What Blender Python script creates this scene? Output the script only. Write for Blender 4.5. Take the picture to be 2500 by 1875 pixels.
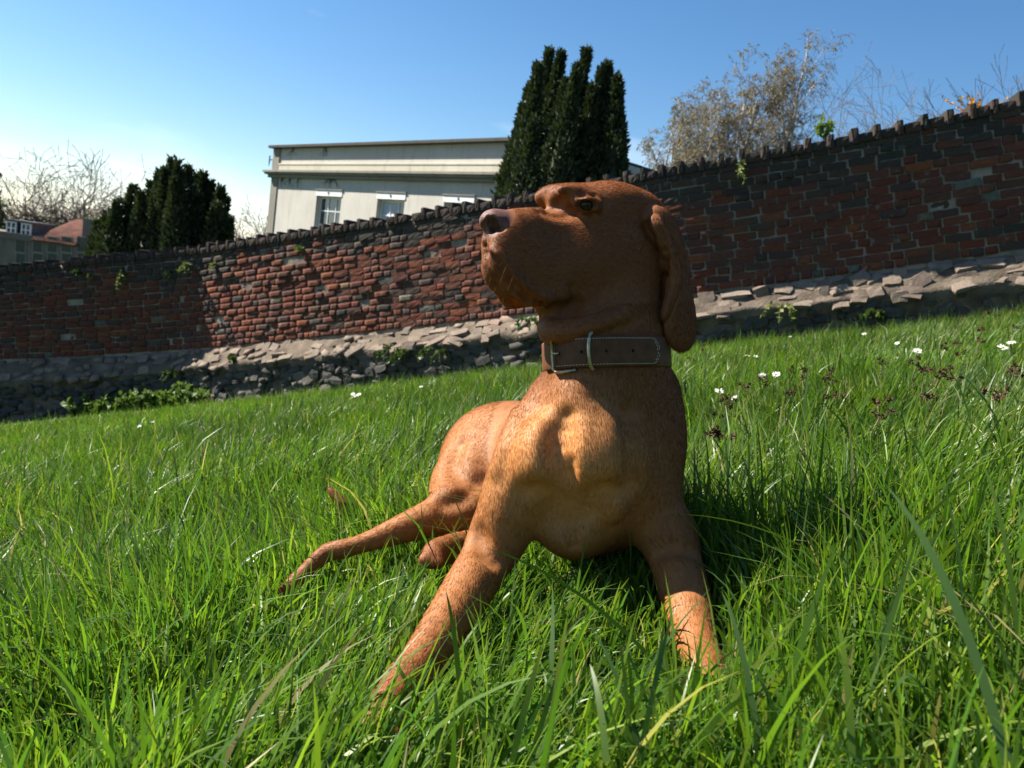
import bpy, bmesh, math, random
import numpy as np
from mathutils import Vector, Matrix, noise as mnoise

# ------------------------------------------------------------------ camera, sky, sun, exposure
scene = bpy.context.scene
for o in list(bpy.data.objects):
    bpy.data.objects.remove(o)
COL = scene.collection
R = math.radians
FPX, CX, CY = 2000.0, 1250.0, 937.5          # focal length and centre of the photograph in its pixels
PITCH, ROLL = R(7.4), R(7.8)                 # looking a little down, camera rolled
_F = np.array([0, math.cos(PITCH), -math.sin(PITCH)])
_R0 = np.array([1.0, 0, 0]); _U0 = np.cross(_R0, _F)
_RT = math.cos(ROLL) * _R0 + math.sin(ROLL) * _U0
_UP = math.cos(ROLL) * _U0 - math.sin(ROLL) * _R0
CAM = np.array([_RT, _UP, _F])               # rows: right, up, forward

cam_data = bpy.data.cameras.new('camera')
cam = bpy.data.objects.new('camera', cam_data)
COL.objects.link(cam)
cam_data.sensor_width = 36
cam_data.lens = 36 * FPX / 2500
cam_data.clip_start = 0.02
cam_data.clip_end = 3000
cam_data.dof.use_dof = True
cam_data.dof.focus_distance = 1.02
cam_data.dof.aperture_fstop = 13
m = Matrix.Identity(4)
for r in range(3):
    m[r][0], m[r][1], m[r][2] = _RT[r], _UP[r], -_F[r]
cam.matrix_world = m
scene.camera = cam

SUN_A, SUN_E = R(16.5), R(43)                  # behind the lateral left, elevation
SUN = np.array([-math.cos(SUN_A) * math.cos(SUN_E), math.sin(SUN_A) * math.cos(SUN_E), math.sin(SUN_E)])
sd = bpy.data.lights.new('sun', 'SUN')
sd.energy = 5.0
sd.angle = R(0.53)
sd.color = (1.0, 0.93, 0.82)
sun = bpy.data.objects.new('sun', sd)
COL.objects.link(sun)
sun.location = (-6, 4, 12)
sun.rotation_euler = Vector(SUN).to_track_quat('Z', 'Y').to_euler()

world = bpy.data.worlds.new('World')
scene.world = world
world.use_nodes = True
wn, wl = world.node_tree.nodes, world.node_tree.links
wn.clear()
wo = wn.new('ShaderNodeOutputWorld')
bg = wn.new('ShaderNodeBackground')
sky = wn.new('ShaderNodeTexSky')
sky.sky_type = 'NISHITA'
sky.sun_disc = False
sky.sun_elevation = SUN_E
sky.sun_rotation = -(math.pi / 2 - SUN_A)
sky.altitude = 50
sky.air_density = 1.0
sky.dust_density = 0.15
sky.ozone_density = 3.0
# thin cirrus: stretched noise over the direction of view
tc = wn.new('ShaderNodeTexCoord')
mp = wn.new('ShaderNodeMapping')
mp.inputs['Rotation'].default_value = (0.10, -0.35, 0.5)
mp.inputs['Location'].default_value = (1.3, 0.0, 0.5)
mp.inputs['Scale'].default_value = (1.1, 1.6, 5.5)
nz = wn.new('ShaderNodeTexNoise')
nz.inputs['Scale'].default_value = 1.15
nz.inputs['Detail'].default_value = 6
nz.inputs['Roughness'].default_value = 0.52
nz.inputs['Distortion'].default_value = 0.25
rmp = wn.new('ShaderNodeMapRange')
rmp.inputs['From Min'].default_value = 0.54
rmp.inputs['From Max'].default_value = 0.85
rmp.inputs['To Max'].default_value = 0.7
mixc = wn.new('ShaderNodeMixRGB')
mixc.inputs['Color2'].default_value = (10.5, 11.2, 12.0, 1)
bg.inputs['Strength'].default_value = 0.05
wl.new(tc.outputs['Generated'], mp.inputs['Vector'])
wl.new(mp.outputs['Vector'], nz.inputs['Vector'])
wl.new(nz.outputs['Fac'], rmp.inputs['Value'])
wl.new(rmp.outputs['Result'], mixc.inputs['Fac'])
hs = wn.new('ShaderNodeHueSaturation')
hs.inputs['Saturation'].default_value = 1.22
wl.new(sky.outputs['Color'], hs.inputs['Color'])
wl.new(hs.outputs['Color'], mixc.inputs['Color1'])
wl.new(mixc.outputs['Color'], bg.inputs['Color'])
wl.new(bg.outputs['Background'], wo.inputs['Surface'])

scene.view_settings.view_transform = 'Standard'
scene.view_settings.look = 'None'
scene.view_settings.exposure = 1.6
scene.view_settings.gamma = 1.0
scene.cycles.max_bounces = 6
scene.cycles.diffuse_bounces = 3
scene.cycles.glossy_bounces = 2
scene.cycles.transmission_bounces = 4
scene.cycles.transparent_max_bounces = 8
scene.cycles.sample_clamp_indirect = 4.0
scene.cycles.use_denoising = True

# ------------------------------------------------------------------ helpers
def cam2world(a):
    return np.asarray(a, float) @ CAM

def P(px, py, Z):
    """world point seen at a photograph pixel, Z metres along the view axis"""
    return cam2world([(px - CX) / FPX * Z, (CY - py) / FPX * Z, Z])

def ground_z(x, y):
    """the hillside: rises to the right, falls gently away; levels out far off"""
    x = np.asarray(x, float); y = np.asarray(y, float)
    xs = 40 * np.tanh(x / 40); ys = 34 * np.tanh(y / 34)
    return -0.376 + 0.2822 * xs - 0.0484 * ys - 0.00286 * xs * ys * np.exp(-(x / 40) ** 2 - (y / 40) ** 2) - 0.00322 * 14 * 14 * np.tanh(y * np.abs(y) / 196)

def tag(o, label=None, cat=None, group=None, kind=None):
    if label: o['label'] = label
    if cat: o['category'] = cat
    if group: o['group'] = group
    if kind: o['kind'] = kind
    return o

def empty(name, loc=(0, 0, 0)):
    o = bpy.data.objects.new(name, None)
    o.empty_display_size = 0.1
    COL.objects.link(o)
    o.location = [float(v) for v in loc]
    return o

def child(o, parent):
    """parent with the world position kept (all parents are unrotated)"""
    if parent is not None:
        o.parent = parent
        o.matrix_parent_inverse = Matrix.Translation(-world_loc(parent))
    return o

def world_loc(o):
    if o.parent is None:
        return Vector(o.location)
    return Vector(o.matrix_parent_inverse.translation) + Vector(o.location) + world_loc(o.parent)

def link_mesh(name, me, mat=None, parent=None):
    o = bpy.data.objects.new(name, me)
    COL.objects.link(o)
    if mat is not None and len(me.materials) == 0:
        me.materials.append(mat)
    return child(o, parent)

def mesh_np(name, V, F, mat=None, parent=None, smooth=True, cols=None, uv=None):
    """V (n,3); F (m,3|4) int array, or a list of such arrays; cols (n,3) -> point colour attribute 'col'"""
    me = bpy.data.meshes.new(name)
    Fs = F if isinstance(F, list) else [F]
    Fs = [np.asarray(f, np.int32) for f in Fs if len(f)]
    V = np.asarray(V, np.float32)
    me.vertices.add(len(V)); me.vertices.foreach_set('co', V.ravel())
    nl = sum(f.size for f in Fs); nf = sum(len(f) for f in Fs)
    me.loops.add(nl); me.polygons.add(nf)
    me.loops.foreach_set('vertex_index', np.concatenate([f.ravel() for f in Fs]))
    starts, tot, off = [], [], 0
    for f in Fs:
        k = f.shape[1]
        starts.append(off + np.arange(len(f)) * k); tot.append(np.full(len(f), k)); off += f.size
    me.polygons.foreach_set('loop_start', np.concatenate(starts).astype(np.int32))
    try:
        me.polygons.foreach_set('loop_total', np.concatenate(tot).astype(np.int32))
    except Exception:
        pass
    if smooth:
        me.polygons.foreach_set('use_smooth', np.ones(nf, bool))
    if cols is not None:
        a = me.attributes.new('col', 'FLOAT_COLOR', 'POINT')
        c = np.ones((len(V), 4), np.float32); c[:, :cols.shape[1]] = cols
        a.data.foreach_set('color', c.ravel())
    me.update(calc_edges=True)
    return link_mesh(name, me, mat, parent)

class MB:
    """collects boxes, tubes and sheets into one mesh"""
    def __init__(s): s.v, s.f = [], []
    def add(s, vs, fs):
        o = len(s.v); s.v += [tuple(float(c) for c in v) for v in vs]
        s.f += [tuple(i + o for i in f) for f in fs]
    def box(s, c, ax, h):
        c = np.asarray(c, float); ax = [np.asarray(a, float) for a in ax]
        vs = [c + sx * h[0] * ax[0] + sy * h[1] * ax[1] + sz * h[2] * ax[2]
              for sx in (-1, 1) for sy in (-1, 1) for sz in (-1, 1)]
        s.add(vs, [(0, 1, 3, 2), (4, 6, 7, 5), (0, 4, 5, 1), (2, 3, 7, 6), (0, 2, 6, 4), (1, 5, 7, 3)])
    def tube(s, pts, rad, n=6, cap=True):
        pts = [np.asarray(p, float) for p in pts]; o = len(s.v); vs = []
        for i, p in enumerate(pts):
            t = pts[min(i + 1, len(pts) - 1)] - pts[max(i - 1, 0)]
            t = t / (np.linalg.norm(t) + 1e-9)
            a = np.cross(t, [0, 0, 1.0]) if abs(t[2]) < 0.9 else np.cross(t, [1.0, 0, 0])
            a /= np.linalg.norm(a); b = np.cross(t, a)
            r = rad[i] if hasattr(rad, '__len__') else rad
            vs += [p + r * (math.cos(2 * math.pi * k / n) * a + math.sin(2 * math.pi * k / n) * b) for k in range(n)]
        fs = []
        for i in range(len(pts) - 1):
            for k in range(n):
                k2 = (k + 1) % n
                fs.append((i * n + k, i * n + k2, (i + 1) * n + k2, (i + 1) * n + k))
        if cap:
            fs.append(tuple(range(n))[::-1]); fs.append(tuple((len(pts) - 1) * n + k for k in range(n)))
        s.add(vs, fs)
    def build(s, name, mat=None, parent=None, smooth=False, bevel=0):
        me = bpy.data.meshes.new(name)
        me.from_pydata(s.v, [], s.f)
        if smooth:
            me.polygons.foreach_set('use_smooth', np.ones(len(me.polygons), bool))
        me.update()
        o = link_mesh(name, me, mat, parent)
        if bevel:
            b = o.modifiers.new('bevel', 'BEVEL'); b.width = bevel; b.segments = 2; b.limit_method = 'ANGLE'
        return o

# node helper -----------------------------------------------------------------
def new_mat(name):
    mt = bpy.data.materials.new(name); mt.use_nodes = True
    nt = mt.node_tree; nt.nodes.clear()
    out = nt.nodes.new('ShaderNodeOutputMaterial')
    return mt, nt, out

class NT:
    def __init__(s, nt): s.nt = nt
    def n(s, typ, props=None, **inp):
        nd = s.nt.nodes.new('ShaderNode' + typ)
        for k, v in (props or {}).items(): setattr(nd, k, v)
        for k, v in inp.items():
            key = k.replace('_', ' ')
            sock = nd.inputs[int(k[1:])] if (k[0] == 'i' and k[1:].isdigit()) else nd.inputs[key]
            s.set(sock, v)
        return nd
    def set(s, sock, v):
        if isinstance(v, bpy.types.NodeSocket): s.nt.links.new(v, sock)
        elif isinstance(v, bpy.types.Node): s.nt.links.new(v.outputs[0], sock)
        else:
            if hasattr(sock.default_value, '__len__') and hasattr(v, '__len__') and len(sock.default_value) == 4 and len(v) == 3:
                v = (*v, 1)
            sock.default_value = v
    def noise(s, vec, scale, detail=4, rough=0.55, dist=0):
        return s.n('TexNoise', None, Vector=vec, Scale=scale, Detail=detail, Roughness=rough, Distortion=dist)
    def ramp(s, fac, stops, interp='LINEAR'):
        nd = s.nt.nodes.new('ShaderNodeValToRGB'); nd.color_ramp.interpolation = interp
        el = nd.color_ramp.elements
        while len(el) < len(stops): el.new(0.5)
        for e, (p, c) in zip(el, stops):
            e.position = p; e.color = (*c, 1) if len(c) == 3 else c
        s.set(nd.inputs[0], fac); return nd
    def mix(s, fac, a, b, mode='MIX'):
        nd = s.nt.nodes.new('ShaderNodeMixRGB'); nd.blend_type = mode
        s.set(nd.inputs[0], fac); s.set(nd.inputs[1], a); s.set(nd.inputs[2], b); return nd
    def math(s, op, a, b=0.0, clamp=False):
        nd = s.nt.nodes.new('ShaderNodeMath'); nd.operation = op; nd.use_clamp = clamp
        s.set(nd.inputs[0], a); s.set(nd.inputs[1], b); return nd
    def rng(s, v, a, b, c=0.0, d=1.0):
        return s.n('MapRange', None, Value=v, From_Min=a, From_Max=b, To_Min=c, To_Max=d)
    def bump(s, h, strength, dist):
        return s.n('Bump', None, Height=h, Strength=strength, Distance=dist)

def simple_mat(name, color, rough=0.7, spec=0.3, metal=0.0, var=0.25, scale=8.0, bump=0.0, bscale=40.0):
    """a plain surface with noise in its colour and a little relief"""
    mt, nt, out = new_mat(name); T = NT(nt)
    co = T.n('TexCoord').outputs['Object']
    c = np.array(color)
    nz = T.noise(co, scale, 5)
    col = T.ramp(nz, [(0.3, tuple(c * (1 - var))), (0.7, tuple(np.minimum(c * (1 + var), 1)))])
    b = T.n('BsdfPrincipled', None, Base_Color=col, Roughness=rough, Metallic=metal)
    b.inputs['Specular IOR Level'].default_value = spec
    if bump:
        T.set(b.inputs['Normal'], T.bump(T.noise(co, bscale, 5), 0.6, bump))
    T.set(out.inputs['Surface'], b)
    return mt
# ------------------------------------------------------------------ ground
rng = np.random.default_rng(7)
def project(p):
    q = np.asarray(p, float) @ CAM.T
    return CX + FPX * q[..., 0] / q[..., 2], CY - FPX * q[..., 1] / q[..., 2], q[..., 2]

def ground_mat():
    mt, nt, out = new_mat('soil_and_moss'); T = NT(nt)
    co = T.n('TexCoord').outputs['Object']
    c = T.ramp(T.noise(co, 2.2, 6), [(0.3, (0.018, 0.033, 0.006)), (0.55, (0.027, 0.051, 0.008)), (0.8, (0.045, 0.048, 0.017))])
    c = T.mix(T.rng(T.noise(co, 60, 4), 0.4, 0.7, 0, 0.6), c, (0.021, 0.014, 0.007))
    b = T.n('BsdfPrincipled', None, Base_Color=c, Roughness=0.95)
    b.inputs['Specular IOR Level'].default_value = 0.1
    T.set(b.inputs['Normal'], T.bump(T.noise(co, 45, 6), 0.8, 0.02))
    T.set(out.inputs['Surface'], b)
    return mt

def tx(a, n):                                   # denser near the origin
    t = np.linspace(-1, 1, n); return a * np.sign(t) * np.abs(t) ** 3.2
gx = tx(700, 181); gy = tx(700, 181) + 3.0
GX, GY = np.meshgrid(gx, gy, indexing='ij')
def micro(x, y):
    return 0.012 * np.sin(7.1 * x + 1.3 * np.sin(3.7 * y)) * np.cos(6.3 * y + 0.7) * np.exp(-(x * x + y * y) / 60)
GZ = ground_z(GX, GY) + micro(GX, GY)
n_ = len(gx); ii = (np.arange(n_ - 1)[:, None] * n_ + np.arange(n_ - 1)[None]).ravel()
ground = mesh_np('ground', np.stack([GX.ravel(), GY.ravel(), GZ.ravel()], 1), np.stack([ii, ii + n_, ii + n_ + 1, ii + 1], 1), ground_mat())
tag(ground, 'grassy hillside falling away to the wall foot', None, None, 'structure')
# ------------------------------------------------------------------ the old garden wall on its stone plinth
WP = np.array([(-13.0, 12.66), (-4.96, 12.10), (1.27, 8.50), (8.2, 6.80)])
def wall_plan():
    pts = []
    for i in range(len(WP) - 1):
        n = int(np.linalg.norm(WP[i + 1] - WP[i]) / 0.05)
        for j in range(n): pts.append(WP[i] + (WP[i + 1] - WP[i]) * j / n)
    pts.append(WP[-1]); pts = np.array(pts)
    for _ in range(60):                          # round the bends
        pts[1:-1] = 0.25 * pts[:-2] + 0.5 * pts[1:-1] + 0.25 * pts[2:]
    return pts
wpl = wall_plan()
ws_ = np.concatenate([[0], np.cumsum(np.linalg.norm(np.diff(wpl, axis=0), axis=1))])
WL = ws_[-1]
def wplan(s):
    return np.stack([np.interp(s, ws_, wpl[:, 0]), np.interp(s, ws_, wpl[:, 1])], -1)
def wtan(s):
    t = wplan(np.asarray(s) + 0.05) - wplan(np.asarray(s) - 0.05)
    return t / np.linalg.norm(t, axis=-1, keepdims=True)
k_ = 1.1302
CV_TOP = np.array([(0, 570), (200, 562), (350, 550), (500, 525), (700, 490), (900, 462), (1100, 432), (1350, 390), (1450, 367), (1600, 337), (1750, 305), (1900, 272), (2050, 243), (2212, 217)]) * k_
CV_LEDGE = np.array([(0, 874), (169, 871), (338, 866), (422, 856), (548, 842), (700, 833), (820, 819), (950, 806), (1062, 792), (1197, 780), (1704, 715), (1887, 691), (2080, 667), (2273, 638), (2500, 613)], float)
CV_FRONT = np.array([(0, 925), (202, 920), (358, 911), (485, 894), (700, 871), (820, 861), (950, 851), (1092, 830), (1197, 826), (1704, 764), (1887, 744), (2080, 725), (2273, 708), (2500, 692)], float)
LEDGE_OUT = 0.20
def z_on_curve(xy, cv):
    lo, hi = -9.0, 6.0
    for _ in range(50):
        mid = (lo + hi) / 2
        px, py, _d = project(np.array([xy[0], xy[1], mid]))
        if py > np.interp(px, cv[:, 0], cv[:, 1]): lo = mid
        else: hi = mid
    return (lo + hi) / 2
st = np.linspace(0.5, WL - 0.2, 90)
def curve_z(cv, off):
    nrm = np.stack([wtan(st)[:, 1], -wtan(st)[:, 0]], 1)
    xy = wplan(st) + off * nrm
    px = project(np.stack([xy[:, 0], xy[:, 1], np.full(len(st), -1.0)], 1))[0]
    ok = (px > 60) & (px < 2440)
    z = np.array([z_on_curve(p, cv) for p in xy[ok]])
    return np.poly1d(np.polyfit(st[ok], z, 4)), np.array([st[ok][0], st[ok][-1]])
def make_h(cv, off):
    f, rg = curve_z(cv, off)
    def g(s):
        s = np.asarray(s, float); c = np.clip(s, *rg)
        d0, d1 = f.deriv()(rg[0]), f.deriv()(rg[1])
        return f(c) + np.where(s < rg[0], (s - rg[0]) * d0, 0) + np.where(s > rg[1], (s - rg[1]) * d1, 0)
    return g
zt_, zl_, zf_ = make_h(CV_TOP, 0), make_h(CV_LEDGE, 0), make_h(CV_FRONT, LEDGE_OUT)

def wframe(s):
    """position in plan, tangent with the slope of the courses, outward normal, in-plane up"""
    p = wplan(s); t2 = wtan(s)
    sl = float(zl_(s + 0.1) - zl_(s - 0.1)) / 0.2
    t = np.array([t2[0], t2[1], sl]); t /= np.linalg.norm(t)
    n = np.array([t2[1], -t2[0], 0.0])
    return p, t, n, np.cross(t, -n) if np.cross(t, -n)[2] > 0 else np.cross(t, n)

def brick_mat(name, stops, dark, rough=0.9):
    mt, nt, out = new_mat(name); T = NT(nt)
    co = T.n('NewGeometry').outputs['Position']
    r = T.math('FRACT', T.math('ADD', T.n('ObjectInfo').outputs['Random'], T.n('NewGeometry').outputs['Random Per Island']))
    c = T.ramp(r, stops, 'LINEAR')
    c = T.mix(T.rng(T.noise(co, 38, 5), 0.35, 0.72, 0, 0.6), c, dark)
    c = T.mix(T.rng(T.noise(co, 3.1, 5), 0.52, 0.75, 0, 0.65), c, (0.045, 0.048, 0.038))
    c = T.mix(T.rng(T.noise(co, 11, 5), 0.64, 0.76, 0, 0.35), c, (0.30, 0.28, 0.24))
    b = T.n('BsdfPrincipled', None, Base_Color=c, Roughness=rough)
    b.inputs['Specular IOR Level'].default_value = 0.15
    T.set(b.inputs['Normal'], T.bump(T.noise(co, 90, 6, 0.65), 0.8, 0.0035))
    T.set(out.inputs['Surface'], b)
    return mt
M_brick = brick_mat('old_red_brick', [(0.0, (0.115, 0.036, 0.023)), (0.2, (0.151, 0.043, 0.024)), (0.36, (0.083, 0.036, 0.030)), (0.52, (0.194, 0.061, 0.027)),
                                      (0.66, (0.101, 0.042, 0.035)), (0.80, (0.137, 0.048, 0.027)), (0.93, (0.061, 0.043, 0.037)), (0.975, (0.061, 0.043, 0.037)), (0.985, (0.122, 0.137, 0.119)), (1.0, (0.173, 0.108, 0.058))], (0.050, 0.026, 0.022))
M_soot_shade = brick_mat('soot_shade_brick', [(0.0, (0.043, 0.033, 0.029)), (0.5, (0.058, 0.043, 0.036)), (0.8, (0.076, 0.048, 0.037)), (1.0, (0.040, 0.040, 0.032))], (0.025, 0.023, 0.020))
M_stone = brick_mat('rubble_stone', [(0.0, (0.063, 0.061, 0.054)), (0.3, (0.092, 0.086, 0.075)), (0.6, (0.049, 0.049, 0.046)), (0.85, (0.115, 0.101, 0.086)), (1.0, (0.162, 0.144, 0.126))], (0.029, 0.030, 0.029))
M_slab = brick_mat('ledge_stone', [(0.0, (0.188, 0.150, 0.119)), (0.3, (0.225, 0.175, 0.134)), (0.6, (0.163, 0.125, 0.100)), (0.85, (0.250, 0.200, 0.160)), (1.0, (0.206, 0.144, 0.112))], (0.094, 0.075, 0.060))
M_mortar = simple_mat('lime_mortar', (0.215, 0.18, 0.145), 0.95, 0.1, var=0.4, scale=5, bump=0.01, bscale=55)
M_rubble = simple_mat('earthy_rubble_mortar', (0.115, 0.092, 0.070), 0.95, 0.1, var=0.5, scale=5, bump=0.02, bscale=30)

def brick_mesh(name, r, mat, rough=1.0):
    """unit brick 1 x 1 x 1 (length, depth, height): worn front, short sides running back into the mortar"""
    nx, nz = 5, 4
    V, F = [], []
    xs = np.linspace(-.5, .5, nx); zs = np.linspace(-.5, .5, nz)
    for i, x in enumerate(xs):
        for j, z in enumerate(zs):
            edge = i in (0, nx - 1) or j in (0, nz - 1)
            corner = i in (0, nx - 1) and j in (0, nz - 1)
            y = 0.5 - (0.014 if edge else 0) - (0.016 if corner else 0) + r.normal(0, 0.014 * rough)
            V.append((x * (1 - 0.02 * corner) + r.normal(0, .010 * rough), y, z * (1 - 0.04 * corner) + r.normal(0, .022 * rough)))
    ring = [(i, 0) for i in range(nx)] + [(nx - 1, j) for j in range(1, nz)] + [(i, nz - 1) for i in range(nx - 2, -1, -1)] + [(0, j) for j in range(nz - 2, 0, -1)]
    for i in range(nx - 1):
        for j in range(nz - 1):
            a = i * nz + j; F.append((a, a + 1, a + nz + 1, a + nz))
    base = len(V)
    for i, j in ring:
        v = V[i * nz + j]; V.append((v[0], -0.5, v[2]))
    m_ = len(ring)
    for q in range(m_):
        a, b = ring[q], ring[(q + 1) % m_]
        F.append((a[0] * nz + a[1], b[0] * nz + b[1], base + (q + 1) % m_, base + q))
    F.append(tuple(base + q for q in range(m_))[::-1])
    me = bpy.data.meshes.new(name); me.from_pydata(V, [], F); me.materials.append(mat)
    bm_ = bmesh.new(); bm_.from_mesh(me); bmesh.ops.recalc_face_normals(bm_, faces=bm_.faces); bm_.to_mesh(me); bm_.free()
    return me

def stone_mesh(name, r, mat, blocky=0.55):
    bm_ = bmesh.new(); bmesh.ops.create_cube(bm_, size=1.0)
    bmesh.ops.subdivide_edges(bm_, edges=bm_.edges, cuts=1, use_grid_fill=True)
    for v in bm_.verts:
        l = v.co.length
        s_ = v.co.normalized() * 0.56
        v.co = v.co.lerp(s_, 1 - blocky) + Vector(r.normal(0, 0.055, 3))
    me = bpy.data.meshes.new(name); bm_.to_mesh(me); bm_.free(); me.materials.append(mat)
    return me

rw = np.random.default_rng(21)
BR = [brick_mesh('brick', rw, M_brick) for _ in range(14)]
BS = [brick_mesh('brick', rw, M_soot_shade, 1.3) for _ in range(8)]
CB = [brick_mesh('coping_brick', rw, M_soot_shade, 0.5) for _ in range(8)]
SF = [stone_mesh('stone', rw, M_stone) for _ in range(14)]
SS = [stone_mesh('stone', rw, M_slab, 0.85) for _ in range(10)]

p0 = wplan(WL * 0.62)
wall = empty('garden_wall', (p0[0], p0[1], float(ground_z(*p0))))
tag(wall, 'weathered red brick wall with toothed coping on a rubble stone plinth', 'wall')

# mortar core: two faces and the top
NS = 260
ss = np.linspace(0.1, WL - 0.1, NS)
pl = wplan(ss); tt = wtan(ss); nn = np.stack([tt[:, 1], -tt[:, 0]], 1)
rows = []
for q in range(9):                                # front face, roughened
    f = q / 8
    z = zl_(ss) - 0.35 + (zt_(ss) - 0.05 - zl_(ss) + 0.35) * f
    off = -0.0085 + 0.003 * np.sin(ss * 9.1 + q * 2.3) + 0.003 * np.sin(ss * 23 + q)
    rows.append(np.column_stack([pl + off[:, None] * nn, z]))
rows.append(np.column_stack([pl - 0.30 * nn, zt_(ss) - 0.05]))
rows.append(np.column_stack([pl - 0.30 * nn, zl_(ss) - 2.4]))
V = np.concatenate(rows); a = np.arange(NS - 1)
F = np.concatenate([np.stack([q * NS + a, q * NS + a + 1, (q + 1) * NS + a + 1, (q + 1) * NS + a], 1) for q in range(len(rows) - 1)])
mesh_np('mortar_core', V, F, M_mortar, wall)

# bricks
pieces = []                                       # (apparent size, mesh, matrix)
def piece(me, c, ax, sc):
    M = np.eye(4)
    for q in range(3): M[:3, q] = ax[q] * sc[q]
    M[:3, 3] = c
    px, py, d = project(c)
    vis = sc[0] * sc[2] / d ** 2 if (d > 1 and -40 < px < 2540 and py < 1100) else 0
    if 1230 < px < 1600 and py > 470: vis *= 0.05  # behind the dog
    return (vis, me, M)
NCRS = 16
SA, SB = np.linalg.norm(WP[1] - WP[0]), np.linalg.norm(WP[1] - WP[0]) + np.linalg.norm(WP[2] - WP[1])   # the bends; shade of the outer stretches is painted in by darker bricks
for c in range(NCRS):
    s = 0.15 + rw.uniform(0, 0.2)
    while s < WL - 0.2:
        u = rw.random()
        L = rw.uniform(0.205, 0.235) if u < 0.68 else rw.uniform(0.10, 0.125) if u < 0.9 else rw.uniform(0.13, 0.18)
        if c == 0 and rw.random() < 0.75: L = rw.uniform(0.085, 0.11)
        sc = s + L / 2
        pitch = float(zt_(sc) - 0.06 - zl_(sc)) / NCRS
        z = float(zl_(sc)) + (c + 0.5) * pitch
        p, t, n, u3 = wframe(sc)
        h = pitch - rw.uniform(0.008, 0.013)
        out = rw.normal(0, 0.0045) + (rw.random() < 0.06) * rw.uniform(0.005, 0.02) - (rw.random() < 0.05) * 0.008
        soot_or_shade = rw.random() < np.clip((c - 11.2) / 3.4 + 0.5 * math.sin(sc * 1.7) * (c > 9) + 0.55 * np.clip((sc - SB) / 1.5, 0, 1) + 0.3 * np.clip((SA - sc) / 1.5, 0, 1), 0.04, 0.97)
        me = BS[rw.integers(len(BS))] if soot_or_shade else BR[rw.integers(len(BR))]
        a_ = rw.normal(0, 0.02)
        t_, u_ = t * math.cos(a_) + u3 * math.sin(a_), u3 * math.cos(a_) - t * math.sin(a_)
        dep = 0.10
        cen = np.array([p[0], p[1], z + rw.normal(0, 0.003)]) + n * (0.006 + out - dep / 2)
        if rw.random() > 0.006:
            pieces.append(piece(me, cen, (t_, n, u_), (L, dep, h)))
        s += L + rw.uniform(0.006, 0.014)

def place(pieces, name, stuff_name, parent, limit):
    pieces.sort(key=lambda q: -q[0])
    inv = Matrix.Translation(-world_loc(parent))
    for vis, me, M in pieces[:limit]:
        o = bpy.data.objects.new(name, me); COL.objects.link(o)
        o.parent = parent; o.matrix_parent_inverse = inv
        o.matrix_basis = Matrix([list(map(float, r)) for r in M])
    rest = pieces[limit:]
    if not rest: return
    Vs, Fs, mi, off = [], {3: [], 4: [], 10: [], 14: []}, [], 0
    cache = {}
    mats = []
    for vis, me, M in rest:
        if me.name not in cache:
            v = np.zeros(len(me.vertices) * 3, np.float32); me.vertices.foreach_get('co', v)
            cache[me.name] = (v.reshape(-1, 3), [tuple(p_.vertices) for p_ in me.polygons if len(p_.vertices) == 4], me.materials[0])
        v, f, mt = cache[me.name]
        if mt not in mats: mats.append(mt)
        Vs.append(v @ M[:3, :3].T + M[:3, 3]); Fs[4].append(np.array(f) + off); mi.append(np.full(len(f), mats.index(mt))); off += len(v)
    o = mesh_np(stuff_name, np.concatenate(Vs), np.concatenate(Fs[4]), None, parent, False)
    for mt in mats: o.data.materials.append(mt)
    o.data.polygons.foreach_set('material_index', np.concatenate(mi).astype(np.int32))
    o['kind'] = 'stuff'
place(pieces, 'brick', 'far_bricks', wall, 300)

# cock-and-hen coping: an upright brick, then a lower one
pieces = []
s = 0.2
while s < WL - 0.3:
    for tall in (True, False):
        w = rw.uniform(0.052, 0.066) if tall else rw.uniform(0.105, 0.135)
        sc = s + w / 2
        p, t, n, u3 = wframe(sc)
        h = rw.uniform(0.125, 0.148) if tall else rw.uniform(0.075, 0.09)
        zb = float(zt_(sc)) - 0.070
        a_ = rw.normal(0, 0.05) if tall else rw.normal(0, 0.03)
        t_, u_ = t * math.cos(a_) + u3 * math.sin(a_), u3 * math.cos(a_) - t * math.sin(a_)
        cen = np.array([p[0], p[1], zb + h / 2 - 0.01]) + n * (-0.12 + rw.uniform(0.0, 0.02))
        if not (tall and rw.random() < 0.05):
            pieces.append(piece(CB[rw.integers(len(CB))], cen, (t_, n, u_), (w, 0.28, h)))
        s += w + rw.uniform(0.004, 0.014)
place(pieces, 'coping_brick', 'far_coping', wall, 300)

# stone plinth: sloping rubble ledge over a rough face
rows = []
prof = [(-0.02, 0.02), (0.05, -0.02), (0.11, -0.06), (0.17, None), (0.205, None), (0.14, -0.10), (0.13, -0.3), (0.15, -0.6), (0.17, -1.4)]
zl, zf = zl_(ss), zf_(ss)
for q, (off, dz) in enumerate(prof):
    w = 0.012 * np.sin(ss * 6.7 + q * 1.9) + 0.010 * np.sin(ss * 15.1 + q * 2.7)
    f = np.clip(off / LEDGE_OUT, 0, 1)
    z = zl + (zf - zl) * f if q <= 4 else zf + dz
    rows.append(np.column_stack([pl + (off + w)[:, None] * nn, z - 0.018 + w * 0.6]))
V = np.concatenate(rows)
F = np.concatenate([np.stack([q * NS + a, (q + 1) * NS + a, (q + 1) * NS + a + 1, q * NS + a + 1], 1) for q in range(len(rows) - 1)])[:, ::-1]
plinth = mesh_np('stone_plinth', V, F, M_rubble, wall)
pieces = []
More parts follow.
